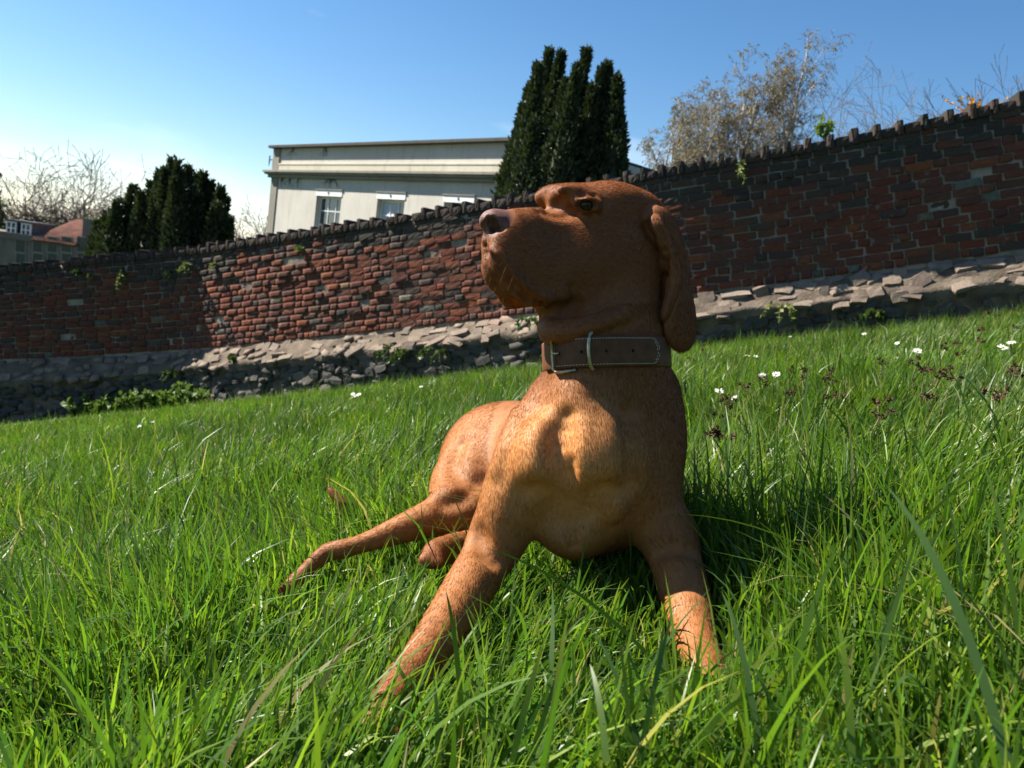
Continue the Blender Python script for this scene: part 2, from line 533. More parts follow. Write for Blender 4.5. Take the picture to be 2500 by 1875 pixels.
def stone(me, s, off, z, size, tilt):
    p, t, n, u3 = wframe(s)
    ct, st_ = math.cos(tilt), math.sin(tilt)
    n2, u2 = n * ct + u3 * st_, u3 * ct - n * st_
    a_ = rw.normal(0, 0.22)
    t2, u2 = t * math.cos(a_) + u2 * math.sin(a_), u2 * math.cos(a_) - t * math.sin(a_)
    cen = np.array([p[0], p[1], z]) + n * off
    pieces.append(piece(me, cen, (t2, n2, u2), size))
s = 0.3                                           # slabs of the ledge
while s < WL - 0.3:
    step = rw.uniform(0.12, 0.24)
    zl, zf = float(zl_(s)), float(zf_(s))
    tilt = math.atan2(LEDGE_OUT, zl - zf)
    for f in ((0.20, 0.60, 0.98) if rw.random() < 0.7 else (0.32, 0.85)):
        if rw.random() < 0.80:
            f2 = f + rw.normal(0, 0.06)
            stone(SS[rw.integers(len(SS))], s + rw.normal(0, .03), LEDGE_OUT * f2 - 0.012 + rw.normal(0, .008), zl + (zf - zl) * f2 - 0.014,
                  (step * rw.uniform(.7, 1.25), rw.uniform(0.035, 0.06), rw.uniform(0.07, 0.13)), tilt + rw.normal(0, .25))
    s += step
rowz = 0.07
for r_ in range(7):                               # the face below
    s = 0.3 + rw.uniform(0, .1)
    while s < WL - 0.3:
        w = rw.uniform(0.08, 0.22) if rw.random() < .8 else rw.uniform(.2, .3)
        h = rw.uniform(0.06, 0.115)
        z = float(zf_(s)) - 0.075 - r_ * 0.092 + rw.normal(0, 0.015)
        p = wplan(s)
        if z > float(ground_z(*p)) - 0.08 and rw.random() < 0.92:
            stone(SF[rw.integers(len(SF))], s, 0.125 + rw.normal(0, .014), z, (w, rw.uniform(.07, .12), h), rw.normal(0, .12))
        s += w * rw.uniform(0.85, 1.05)
place(pieces, 'stone', 'far_rubble', plinth, 300)
# ------------------------------------------------------------------ the stuccoed house behind the wall
def stucco_mat(name, c0, c1, stain):
    mt, nt, out = new_mat(name); T = NT(nt)
    co = T.n('NewGeometry').outputs['Position']
    c = T.ramp(T.noise(co, 0.9, 6), [(0.3, c0), (0.7, c1)])
    mp_ = T.n('Mapping', None, Vector=co); mp_.inputs['Scale'].default_value = (3.0, 3.0, 0.35)
    streak = T.noise(mp_, 1.6, 6, 0.62)
    c = T.mix(T.rng(streak, 0.54, 0.78, 0, 0.75), c, stain)
    c = T.mix(T.rng(T.noise(co, 14, 6), 0.55, 0.8, 0, 0.35), c, stain)
    b = T.n('BsdfPrincipled', None, Base_Color=c, Roughness=0.9)
    b.inputs['Specular IOR Level'].default_value = 0.15
    T.set(b.inputs['Normal'], T.bump(T.noise(co, 30, 5), 0.5, 0.01))
    T.set(out.inputs['Surface'], b)
    return mt
M_stucco = stucco_mat('painted_stucco', (0.397, 0.376, 0.337), (0.462, 0.442, 0.397), (0.277, 0.264, 0.231))
M_dado = stucco_mat('parapet_render', (0.384, 0.358, 0.285), (0.450, 0.423, 0.344), (0.225, 0.211, 0.166))
M_trim = stucco_mat('weathered_stone_trim', (0.180, 0.168, 0.141), (0.228, 0.213, 0.180), (0.090, 0.087, 0.072))
M_coping = stucco_mat('dark_coping', (0.056, 0.056, 0.049), (0.073, 0.072, 0.063), (0.028, 0.028, 0.025))
M_white = simple_mat('white_paint', (0.62, 0.62, 0.61), 0.5, 0.4, var=0.08, scale=3)
M_metal = simple_mat('dark_iron', (0.05, 0.05, 0.05), 0.6, 0.4, var=0.3)
def glass_mat(name, tint):
    mt, nt, out = new_mat(name); T = NT(nt)
    co = T.n('NewGeometry').outputs['Position']
    b = T.n('BsdfPrincipled', None, Base_Color=tint, Roughness=0.06)
    b.inputs['Specular IOR Level'].default_value = 0.9
    T.set(b.inputs['Normal'], T.bump(T.noise(co, 1.8, 3), 0.25, 0.03))
    T.set(out.inputs['Surface'], b)
    return mt
M_glass = glass_mat('window_glass', (0.030, 0.040, 0.055))
M_curtain = simple_mat('net_curtain', (0.42, 0.46, 0.50), 0.8, 0.2, var=0.15, scale=6)

hu = np.array([math.cos(R(44.5)), -math.sin(R(44.5)), 0]); hn = np.array([-math.sin(R(44.5)), -math.cos(R(44.5)), 0]); hz = np.array([0, 0, 1.0])
h0 = P(663, 450, 28.0); h0 = np.array([h0[0], h0[1], 0])
def on_front(px, py, off=0.0):
    """u and height where a line of sight meets the house front"""
    d = cam2world([(px - CX) / FPX, (CY - py) / FPX, 1.0])
    t = (h0 + off * hn).dot(hn) / d.dot(hn)
    p = d * t
    return (p - h0).dot(hu), p[2]
zH_top = on_front(676, 357)[1]; zH_cop = on_front(676, 363.5)[1]; zH_dado = on_front(760, 400)[1]
zC_top = on_front(700, 418)[1]; zC_bot = on_front(700, 435)[1]
zH_base = float(ground_z(*h0[:2])) - 1.2
UW = 13.0
house = empty('stucco_house', (h0[0], h0[1], zH_base + 1.2))
tag(house, 'cream stuccoed house with parapet, moulded cornice and sash windows above the wall', 'house')
def hp(u, o, z): return h0 + u * hu + o * hn + np.array([0, 0, z])
def hbox(mb, u0, u1, o0, o1, z0, z1):
    mb.box(hp((u0 + u1) / 2, (o0 + o1) / 2, (z0 + z1) / 2), (hu, hn, hz), ((u1 - u0) / 2, (o1 - o0) / 2, (z1 - z0) / 2))
wins = []
for lx, rx, ty in ((773, 834, 482), (922, 989, 485.5), (1085, 1157, 489.5)):
    ul, zt = on_front(lx, ty); ur, zt2 = on_front(rx, ty + 0.6)
    wins.append((ul, ur, zt - 0.0))
zw = float(np.mean([w[2] for w in wins])); WH = 1.75
us = [0.42] + [v for w in wins for v in w[:2]] + [UW]
mb = MB()
hbox(mb, 0.42, UW, -9, 0, zH_base, zw - WH)                       # below the sills
hbox(mb, 0.42, UW, -9, 0, zw, zC_bot + 0.02)                      # above the heads
for i in range(0, len(us), 2):
    hbox(mb, us[i], us[i + 1], -9, 0, zw - WH, zw)
mb.build('wall', M_stucco, house)
mb = MB(); hbox(mb, 0.0, 0.44, -9, 0.035, zH_base, zC_bot + 0.02); mb.build('corner_pilaster', M_trim, house, bevel=0.01)
mb = MB()
hbox(mb, -0.22, UW, -8.9, 0.27, zC_top - 0.075, zC_top); hbox(mb, -0.17, UW, -8.9, 0.22, zC_top - 0.13, zC_top - 0.072); hbox(mb, -0.09, UW, -8.9, 0.13, zC_bot, zC_top - 0.128)
mb.build('cornice', M_trim, house, bevel=0.008)
mb = MB(); hbox(mb, 0.42, UW, -8.6, 0.00, zC_top - 0.01, zH_cop + 0.01); mb.build('parapet', M_stucco, house)
mb = MB(); hbox(mb, 0.45, UW, -8.5, 0.045, zC_top - 0.005, zH_dado); hbox(mb, 0.45, UW, -8.5, 0.060, zH_dado - 0.045, zH_dado + 0.012); mb.build('parapet_dado', M_dado, house, bevel=0.01)
mb = MB(); hbox(mb, 0.0, 0.44, -8.6, 0.05, zC_top - 0.005, zH_cop + 0.005); mb.build('parapet_pier', M_trim, house, bevel=0.01)
mb = MB(); hbox(mb, -0.10, UW, -8.7, 0.20, zH_cop, zH_top); mb.build('coping', M_coping, house, bevel=0.01)
for i, (ul, ur, zt) in enumerate(wins):
    wd = empty('window', hp((ul + ur) / 2, 0, zw - WH)); child(wd, house)
    mb = MB(); hbox(mb, ul - 0.03, ur + 0.03, -0.04, 0.022, zw + 0.003, zw + 0.19); mb.build('lintel', M_white, wd, bevel=0.006)
    mb = MB(); hbox(mb, ul - 0.06, ur + 0.06, -0.02, 0.05, zw + 0.19, zw + 0.215); mb.build('drip_mould', M_trim, wd)
    mb = MB(); hbox(mb, ul + (ur - ul) / 2 - .025, ul + (ur - ul) / 2 + .025, 0.02, 0.04, zw + 0.07, zw + 0.13); mb.build('boss', M_metal, wd)
    g0, g1 = ul + 0.015, ur - 0.015; dp = -0.17
    mb = MB()
    for (a0, a1, b0, b1) in ((g0 - .02, g0 + .05, zw - WH, zw), (g1 - .05, g1 + .02, zw - WH, zw), (g0, g1, zw - 0.06, zw + .01), (g0, g1, zw - WH, zw - WH + .08), (g0, g1, zw - WH / 2 - .03, zw - WH / 2 + .03)):
        hbox(mb, a0, a1, dp - 0.04, dp + (0.03 if a1 - a0 < .2 else 0.026), b0, b1)
    mb.build('sash_frame', M_white, wd)
    mb = MB()
    for q in (1, 2):
        uu = g0 + .05 + (g1 - g0 - .10) * q / 3; hbox(mb, uu - .014, uu + .014, dp - .02, dp + .02, zw - WH, zw)
    for q in (0.25, 0.75):
        zz = zw - WH * q; hbox(mb, g0 + .04, g1 - .04, dp - .018, dp + .017, zz - .014, zz + .014)
    mb.build('glazing_bars', M_white, wd)
    for q in range(3):
        for r_ in range(4):
            ua = g0 + .05 + (g1 - g0 - .10) * q / 3; ub = g0 + .05 + (g1 - g0 - .10) * (q + 1) / 3
            za, zb = zw - WH * (r_ + 1) / 4, zw - WH * r_ / 4
            mb = MB(); hbox(mb, ua + .012, ub - .012, dp - .012, dp - .004, za + .014, zb - .014)
            mb.build('pane', M_curtain if (i == 1 and q < 2) else M_glass, wd)
mb = MB()
b0 = hp(-0.02, 0.05, on_front(668, 391)[1])
mb.tube([b0, b0 - 0.09 * hu + 0.05 * hn], 0.018); mb.tube([b0 - 0.09 * hu + 0.05 * hn + 0.13 * hz, b0 - 0.09 * hu + .05 * hn - 0.13 * hz], 0.022)
mb.tube([b0 - 0.09 * hu + 0.05 * hn - 0.12 * hz, b0 - 0.10 * hu + 0.05 * hn - 0.22 * hz], 0.012)
mb.build('wall_bracket', M_metal, house)
# bare creeper stems over the parapet
rc = np.random.default_rng(4)
for q in range(7):
    u0, z0 = rc.uniform(0.4, 4.2), rc.choice([zH_cop, zC_bot])
    mb = MB()
    for b in range(4):
        pts = [hp(u0, 0.05, z0)]
        a = rc.uniform(-1.2, 0.3)
        for st2 in range(5):
            a += rc.normal(0, .35); pts.append(pts[-1] + hu * 0.10 * math.sin(a) * 1.2 + hz * (-0.07 * math.cos(a)) + hn * rc.normal(0, .004))
        mb.tube(pts, [0.012, .011, .009, .007, .005, .003], 4)
    mb.build('creeper_stem', M_metal, house)

# ------------------------------------------------------------------ the old building down the valley
M_oldstone = stucco_mat('old_rubble_front', (0.136, 0.116, 0.092), (0.192, 0.164, 0.132), (0.080, 0.070, 0.058))
M_tile = simple_mat('clay_pantile', (0.192, 0.088, 0.060), 0.85, 0.2, var=0.45, scale=1.5)
M_slate = simple_mat('grey_slate', (0.10, 0.10, 0.105), 0.7, 0.3, var=0.3)
ob_u = np.array([math.cos(R(-6)), math.sin(R(-6)), 0]); ob_n = np.array([ob_u[1], -ob_u[0], 0])
ob0 = P(-90, 650, 46.0); obg = float(ground_z(ob0[0], ob0[1]))
old = empty('old_building', (ob0[0], ob0[1], obg))
tag(old, 'old stone building with red pantiled roof and white dormers beyond the wall', 'building')
def obp(u, o, z): return np.array([ob0[0], ob0[1], 0]) + u * ob_u + o * ob_n + np.array([0, 0, z])
def obox(mb, u0, u1, o0, o1, z0, z1):
    mb.box(obp((u0 + u1) / 2, (o0 + o1) / 2, (z0 + z1) / 2), (ob_u, ob_n, hz), ((u1 - u0) / 2, (o1 - o0) / 2, (z1 - z0) / 2))
def obu(px, py):
    d = cam2world([(px - CX) / FPX, (CY - py) / FPX, 1.0]); b = np.array([ob0[0], ob0[1], 0])
    p = d * (b.dot(ob_n) / d.dot(ob_n)); return (p - b).dot(ob_u), p[2]
zE = obu(140, 590)[1]; zR = obu(140, 556)[1]
mb = MB(); obox(mb, -6, obu(300, 600)[0], -7, 0, obg - 3, zE); mb.build('wall', M_oldstone, old)
ua, ub = obu(84, 580)[0], obu(192, 580)[0]
mb = MB()
mb.add([obp(ua, 0.2, zE - .1), obp(ub, 0.2, zE - .1), obp(ub, -3.5, zR + .5), obp(ua, -3.5, zR + .5), obp(ub, -7, zE), obp(ua, -7, zE)], [(0, 1, 2, 3), (3, 2, 4, 5)])
roof = mb.build('tiled_roof', M_tile, old)
nrib = 16
for q in range(nrib):
    uu = ua + (ub - ua) * (q + .5) / nrib
    mb = MB(); mb.tube([obp(uu, 0.24, zE - .06), obp(uu, -3.4, zR + .55)], 0.06, 6); mb.build('tile_row', M_tile, roof, True)
mb = MB(); obox(mb, -6, ua - .1, -6.8, 0.1, zE - .2, zE + .15); mb.build('parapet', M_oldstone, old)
mb = MB(); u_, z_ = obu(193, 570); obox(mb, u_ - .3, u_ + .35, -1.5, -.7, zE - .2, zR + .7); ch = mb.build('chimney', M_oldstone, old)
mb = MB(); u_, z_ = obu(240, 560); obox(mb, u_ - .3, u_ + .3, -3.5, -2.7, zE - .2, zR + .9); mb.build('chimney', M_oldstone, old)
for pa, pb in ((6, 30), (43, 66)):
    u0, u1 = obu(pa, 575)[0], obu(pb, 575)[0]
    dm = empty('dormer', obp((u0 + u1) / 2, 0, zE)); child(dm, old)
    mb = MB(); obox(mb, u0, u1, -2.2, -.3, zE - .1, zE + .75); obox(mb, u0 - .12, u1 + .12, -2.3, -.2, zE + .75, zE + .87); mb.build('dormer_cheek', M_slate, dm)
    mb = MB(); obox(mb, u0 - .02, u0 + .06, -.32, -.24, zE, zE + .75); obox(mb, u1 - .06, u1 + .02, -.32, -.24, zE, zE + .75); obox(mb, (u0 + u1) / 2 - .04, (u0 + u1) / 2 + .04, -.32, -.24, zE, zE + .75)
    obox(mb, u0 + .06, u1 - .06, -.32, -.245, zE + .36, zE + .42); obox(mb, u0 + .06, u1 - .06, -.32, -.245, zE + .68, zE + .75); mb.build('window_frame', M_white, dm)
    mb = MB(); obox(mb, u0 + .06, u1 - .06, -.31, -.285, zE, zE + .7); mb.build('pane', M_glass, dm)
for px in (50, 92, 128, 162, 200):
    for py in (618, 655):
        u0, z0 = obu(px, py)
        f = empty('window', obp(u0, 0, z0)); child(f, old)
        mb = MB(); obox(mb, u0 - .36, u0 + .36, -.05, 0.03, z0 - .03, z0 + .04); mb.build('sill', M_trim, f)
        mb = MB(); obox(mb, u0 - .3, u0 + .3, -.05, 0.015, z0 + .06, z0 + .85); mb.build('pane', M_glass, f)
        mb = MB(); obox(mb, u0 - .33, u0 - .27, -.05, .035, z0 + .04, z0 + .9); obox(mb, u0 + .27, u0 + .33, -.05, .035, z0 + .04, z0 + .9); obox(mb, u0 - .27, u0 + .27, -.05, .034, z0 + .84, z0 + .9); mb.build('frame', M_trim, f)
# ------------------------------------------------------------------ trees
def leaf_mat(name, c0, c1, trans=0.25, rough=0.6):
    mt, nt, out = new_mat(name); T = NT(nt)
    r = T.n('NewGeometry').outputs['Random Per Island']
    c = T.ramp(r, [(0.0, c0), (1.0, c1)])
    b = T.n('BsdfPrincipled', None, Base_Color=c, Roughness=rough)
    b.inputs['Specular IOR Level'].default_value = 0.3
    tr = T.n('BsdfTranslucent', None, Color=T.mix(0.5, c, (0.10, 0.16, 0.02)))
    T.set(out.inputs['Surface'], T.n('MixShader', None, i0=trans, i1=b, i2=tr))
    return mt
def bark_mat(name, c, var=0.4, scale=12):
    return simple_mat(name, c, 0.9, 0.15, var=var, scale=scale, bump=0.01, bscale=30)
M_yew = leaf_mat('yew_needles', (0.008, 0.017, 0.007), (0.050, 0.070, 0.032), 0.10, 0.5)
M_yewbark = bark_mat('yew_bark', (0.07, 0.045, 0.035))
M_birchbark = bark_mat('birch_bark', (0.42, 0.39, 0.35), 0.5, 3)
M_twig = bark_mat('bare_twig', (0.17, 0.135, 0.105))
M_twigdark = bark_mat('dark_twig', (0.10, 0.085, 0.072))
M_birchleaf = leaf_mat('birch_catkins', (0.16, 0.115, 0.055), (0.25, 0.19, 0.09), 0.3)
M_everg = leaf_mat('evergreen_leaf', (0.025, 0.045, 0.022), (0.06, 0.085, 0.04), 0.15)
M_orange = leaf_mat('orange_leaf', (0.50, 0.20, 0.02), (0.62, 0.33, 0.04), 0.4)
M_spring = leaf_mat('spring_leaf', (0.12, 0.20, 0.03), (0.22, 0.30, 0.06), 0.4)

def tubes_mesh(lines, n=4):
    """lines: list of (pts (k,3), radii (k)) -> V, F"""
    Vs, Fs, off = [], [], 0
    ang = 2 * np.pi * np.arange(n) / n
    for pts, rad in lines:
        pts = np.asarray(pts, float); rad = np.asarray(rad, float); k = len(pts)
        t = np.gradient(pts, axis=0); t /= np.linalg.norm(t, axis=1)[:, None] + 1e-9
        ref = np.where(np.abs(t[:, 2:3]) < 0.9, np.array([[0, 0, 1.0]]), np.array([[1.0, 0, 0]]))
        a = np.cross(t, ref); a /= np.linalg.norm(a, axis=1)[:, None] + 1e-9
        b = np.cross(t, a)
        V = pts[:, None] + rad[:, None, None] * (np.cos(ang)[None, :, None] * a[:, None] + np.sin(ang)[None, :, None] * b[:, None])
        i = np.arange(k - 1)[:, None] * n + np.arange(n)[None]
        j = np.arange(k - 1)[:, None] * n + (np.arange(n)[None] + 1) % n
        Fs.append(np.stack([i, j, j + n, i + n], -1).reshape(-1, 4) + off); Vs.append(V.reshape(-1, 3)); off += k * n
    return np.concatenate(Vs), np.concatenate(Fs)

def leaves(pts, dirs, L, W, r, fold=0.25):
    """diamond-shaped leaves: pts (n,3) base, dirs (n,3) unit"""
    n = len(pts)
    rnd = r.normal(size=(n, 3)); s = np.cross(dirs, rnd); s /= np.linalg.norm(s, axis=1)[:, None] + 1e-9
    u = np.cross(s, dirs)
    L = np.asarray(L) * r.uniform(0.7, 1.3, n); W = np.asarray(W) * r.uniform(0.7, 1.3, n)
    a = pts; m1 = pts + dirs * (L * 0.5)[:, None] + u * (W * fold)[:, None]
    c = pts + dirs * L[:, None]
    V = np.stack([a, m1 + s * (W / 2)[:, None], c, m1 - s * (W / 2)[:, None]], 1).reshape(-1, 3)
    return V, (np.arange(n)[:, None] * 4 + np.arange(4)[None])

def grow(r, p, d, L, rad, lvl, cfg, out, tips):
    """one branch and its side branches"""
    n = 2 if lvl >= cfg['lev'] - 1 else max(4, int(6 - lvl)) if L > 0.4 else 3
    pts, cur, dr = [p], p.copy(), d.copy()
    for i in range(n):
        dr = dr + r.normal(0, cfg['wob'], 3) + np.array([0, 0, cfg['trop'][lvl]]) * (i + 1) / n
        dr /= np.linalg.norm(dr)
        cur = cur + dr * L / n; pts.append(cur.copy())
    pts = np.array(pts); rr = np.linspace(rad, max(rad * cfg['taper'], cfg['rmin']), n + 1)
    out.append((lvl, pts, rr))
    if lvl >= cfg['lev'] - 1:
        tips.append(pts); return
    m = cfg['kids'][lvl]
    for q in range(m):
        f = cfg['from'][lvl] + (1 - cfg['from'][lvl]) * (q + r.uniform(0.2, 0.8)) / m
        x = f * n; i = min(int(x), n - 1)
        bp = pts[i] + (pts[i + 1] - pts[i]) * (x - i)
        bd = pts[i + 1] - pts[i]; bd /= np.linalg.norm(bd)
        ax = np.cross(bd, r.normal(size=3)); ax /= np.linalg.norm(ax)
        an = R(r.uniform(*cfg['ang'][lvl]))
        nd = bd * math.cos(an) + ax * math.sin(an)
        grow(r, bp, nd, L * r.uniform(*cfg['len'][lvl]) * (1.15 - 0.55 * f * cfg.get('cone', .6)), np.interp(f, [0, 1], [rr[0], rr[-1]]) * cfg['thin'], lvl + 1, cfg, out, tips)

def bare_tree(name, base, H, seed, cfg, mat_trunk, mat_twig, label, cat='tree', group=None, stems=1, lean=(0, 0), leafy=None, spread=0.12):
    r = np.random.default_rng(seed); out, tips = [], []
    base = np.array([base[0], base[1], float(ground_z(base[0], base[1])) - 0.1])
    for q in range(stems):
        d = np.array([lean[0] + r.normal(0, spread), lean[1] + r.normal(0, spread), 1.0]); d /= np.linalg.norm(d)
        grow(r, base + np.array([r.normal(0, .12), r.normal(0, .12), 0]) * (stems > 1), d, H * (r.uniform(.8, 1) if q else 1) * cfg['h0'], H * cfg['r0'], 0, cfg, out, tips)
    k_h = H / max(np.percentile([p[:, 2].max() for l, p, rr in out], 99.5) - base[2], 0.1)      # the finished tree is H metres tall
    out = [(l, base + (p - base) * k_h, rr) for l, p, rr in out]; tips = [base + (p - base) * k_h for p in tips]
    t = empty(name, base); tag(t, label, cat, group)
    big = [(p, rr) for l, p, rr in out if l <= cfg.get('split', 1)]
    small = [(p, rr) for l, p, rr in out if l > cfg.get('split', 1)]
    V, F = tubes_mesh(big, 6); mesh_np('trunk', V, F, mat_trunk, t)
    V, F = tubes_mesh(small, 3); cr = mesh_np('crown', V, F, mat_twig, t)
    if leafy:
        P_, D_ = [], []
        for pts in tips:
            k = leafy['n']
            f = r.uniform(0.15, 1, k) * (len(pts) - 1); i = np.minimum(f.astype(int), len(pts) - 2)
            P_.append(pts[i] + (pts[i + 1] - pts[i]) * (f - i)[:, None])
            D_.append(r.normal(0, .6, (k, 3)) + np.array([0, 0, leafy['dz']]))
        P_, D_ = np.concatenate(P_), np.concatenate(D_); D_ /= np.linalg.norm(D_, axis=1)[:, None]
        V, F = leaves(P_, D_, leafy['L'], leafy['W'], r)
        mesh_np('foliage', V, F, leafy['mat'], t, False)
    return t

def yew(name, spires, label, seed, dens, group=None, leafL=0.115):
    """upright yew: many spires (x, y, top z, radius, z of the base)"""
    r = np.random.default_rng(seed)
    b = np.mean([s[:2] for s in spires], 0)
    gz = float(ground_z(b[0], b[1]))
    t = empty(name, (b[0], b[1], gz)); tag(t, label, 'tree', group)
    out, tips = [], []
    for q in range(5):
        s = spires[r.integers(len(spires))]
        out.append((np.array([[b[0] + r.normal(0, .1), b[1] + r.normal(0, .1), gz - .2], [(b[0] + s[0]) / 2, (b[1] + s[1]) / 2, gz + 1.0], [s[0], s[1], s[2] - .5]]), np.array([.12, .08, .03])))
    V, F = tubes_mesh(out, 6); mesh_np('trunk', V, F, M_yewbark, t)
    P_, D_, cv, cf, off = [], [], [], [], 0
    for (x, y, zt, rad, zb) in spires:
        Hs = zt - zb; n = int(dens * Hs * rad * 5)
        f = 1 - r.random(n) ** 1.0 * 0.985
        prof = rad * np.clip((1 - f - 0.10) * 1.7, 0, 1) ** 0.8 + 0.06 * np.clip((1 - f) * 9, 0, 1) ** 0.7 * (0.86 + 0.14 * np.sin(f * 9 + x * 7))
        az = r.uniform(0, 2 * np.pi, n)
        lump = 1 + 0.25 * np.sin(az * 3 + f * 14 + x) + 0.18 * np.sin(az * 5 - f * 31)
        rr = prof * lump * np.sqrt(r.uniform(0.45, 1.05, n)) + 0.02
        wob = 0.06 * np.sin(f * 6 + x * 3)
        P_.append(np.stack([x + wob + rr * np.cos(az), y + rr * np.sin(az), zb + f * Hs + r.normal(0, .03, n)], 1))
        D_.append(np.stack([np.cos(az) * 0.55, np.sin(az) * 0.55, np.full(n, 0.85)], 1) + r.normal(0, .35, (n, 3)))
        fs = np.linspace(0, 0.97, 9)                 # solid core added to block light inside the crown, as inner foliage
        pr = rad * np.clip((1 - fs - 0.09) * 1.9, 0, 1) ** 0.8 * 0.6 + 0.02
        V, F = tubes_mesh([(np.stack([x + 0.06 * np.sin(fs * 6 + x * 3), np.full(9, y), zb + fs * Hs], 1), pr)], 8)
        cv.append(V); cf.append(F + off); off += len(V)
    P_, D_ = np.concatenate(P_), np.concatenate(D_); D_ /= np.linalg.norm(D_, axis=1)[:, None]
    V, F = leaves(P_, D_, leafL, leafL * 0.42, r)
    Vc, Fc = np.concatenate(cv), np.concatenate(cf)
    mesh_np('crown', np.concatenate([Vc, V]), np.concatenate([Fc, F + len(Vc)]), M_yew, t, False)
    return t

def spires_from(px_tops, Z, seed, rad, jitter=0.25, zdrop=0.0):
    """tops given as photograph pixels at about Z metres"""
    r = np.random.default_rng(seed); out = []
    for px, py in px_tops:
        z_ = Z + r.normal(0, jitter)
        p = P(px, py, z_)
        out.append((p[0], p[1], p[2], rad * r.uniform(.8, 1.2), float(ground_z(p[0], p[1])) - 0.05 + zdrop))
    return out
# tall yew between house and wall
tops = [(1346, 128), (1371, 134), (1425, 124), (1405, 165), (1322, 162), (1462, 172), (1478, 160), (1508, 192), (1512, 230), (1300, 218), (1285, 265), (1272, 330), (1265, 400), (1340, 240), (1380, 200), (1440, 215), (1490, 270), (1515, 300), (1310, 300), (1360, 290), (1420, 280), (1460, 300), (1330, 360), (1390, 360), (1300, 400), (1515, 345)]
yew('tall_yew', spires_from(tops, 15.0, 3, 0.48, 0.35), 'tall dark upright yew with several spires beside the cream house', 5, 520)
tops = [(404, 416), (423, 396), (444, 402), (466, 412), (484, 430), (503, 428), (521, 448), (541, 462), (552, 486), (384, 420), (362, 446), (338, 474), (322, 458), (298, 494), (280, 496), (262, 528), (246, 545), (236, 580), (226, 606), (436, 440), (492, 460), (530, 500), (374, 468), (308, 520), (410, 450), (450, 460), (490, 480), (380, 480), (340, 510), (430, 500), (300, 540), (520, 540), (260, 590), (360, 560), (470, 540)]
yew('yew_bush', spires_from(tops, 16.5, 8, 0.30, 0.45), 'broad dark yew bush rising in many spires behind the shaded end of the wall', 9, 520)
yew('young_yew', spires_from([(556, 535), (551, 555)], 16.0, 2, 0.10, 0.05), 'small slim yew spire beside the broad yew bush', 4, 2600)

BIRCH = dict(lev=4, kids=[16, 8, 7], **{'from': [0.22, 0.2, 0.15]}, ang=[(16, 34), (20, 50), (25, 70)], len=[(.24, .38), (.34, .5), (.45, .75)], trop=[0.05, 0.02, -0.35, -0.55], wob=0.045, taper=0.25, rmin=0.006, thin=0.5, h0=0.95, r0=0.011, split=1, cone=.9)
BARE = dict(lev=5, kids=[6, 6, 5, 5], **{'from': [0.28, 0.25, 0.2, 0.15]}, ang=[(25, 58), (25, 62), (25, 65), (25, 70)], len=[(.55, .8), (.5, .75), (.45, .7), (.45, .75)], trop=[0.03, 0.04, 0.05, 0.02, 0.0], wob=0.15, taper=0.45, rmin=0.008, thin=0.62, h0=0.52, r0=0.016, split=2, cone=.3)
SHRUB = dict(lev=4, kids=[6, 6, 5], **{'from': [0.15, 0.2, 0.2]}, ang=[(15, 45), (20, 55), (20, 60)], len=[(.6, .9), (.5, .8), (.5, .8)], trop=[0.05, 0.06, 0.05, 0.0], wob=0.10, taper=0.4, rmin=0.010, thin=0.6, h0=0.62, r0=0.014, split=0, cone=.3)
def at(px, Z):
    p = P(px, 560, Z); return p[:2]
def height_to(px, py, Z):
    p = P(px, py, Z); return p[2] - float(ground_z(p[0], p[1]))
bl = dict(n=4, L=0.10, W=0.03, dz=-0.9, mat=M_birchleaf)
for i, (pt, py, Z, sd_) in enumerate(((1945, 72, 30, 11), (1838, 130, 29, 12), (1762, 160, 31, 13), (1700, 205, 29, 14), (1640, 262, 28, 15))):
    pb = pt - 0.137 * (560 - py); Hh = height_to(pt, py, Z); p = at(pb, Z)
    bare_tree('birch_tree', p, Hh, sd_, BIRCH, M_birchbark, M_twig,
              ['tallest birch of the clump, pale trunk and brown hanging twigs', 'birch close beside the tallest one, pale stems and hanging twigs', 'middle birch of the clump behind the toothed coping',
               'birch with drooping brown twigs on the yew side of the clump', 'lowest birch of the clump, standing nearest the tall yew'][i], 'tree', 'birches behind the wall', 2, (-0.02, 0), bl, 0.05)
Hh = height_to(2140, 118, 33) * 0.95
bare_tree('bare_tree', at(2072, 33), Hh, 21, dict(BARE, rmin=.008, kids=[6, 6, 6, 4]), M_twig, M_twig, 'leafless grey tree with spreading branches next to the birch clump', 'tree', None, 3, (0.02, 0), None, 0.13)
Hh = height_to(2500, 150, 12)
bare_tree('bare_shrub', at(2500, 12), Hh, 31, dict(SHRUB, rmin=.004, h0=.8, ang=[(8, 22), (15, 35), (15, 45)], len=[(.3, .5), (.4, .6), (.5, .7)]), M_twigdark, M_twigdark, 'bare dark twiggy shrub above the high end of the wall', 'shrub', None, 3, (0, 0), None, .12)
p = at(2458, 10.5); Hh = height_to(2470, 214, 10.5)
bare_tree('orange_shrub', p, Hh, 33, dict(SHRUB, rmin=.004, h0=.8, ang=[(8, 22), (15, 35), (15, 45)], len=[(.3, .5), (.4, .6), (.5, .7)]), M_twigdark, M_twigdark, 'low shrub with bright orange leaves peeping over the coping', 'shrub', None, 5, (0, 0), dict(n=8, L=0.055, W=0.035, dz=.6, mat=M_orange), .08)
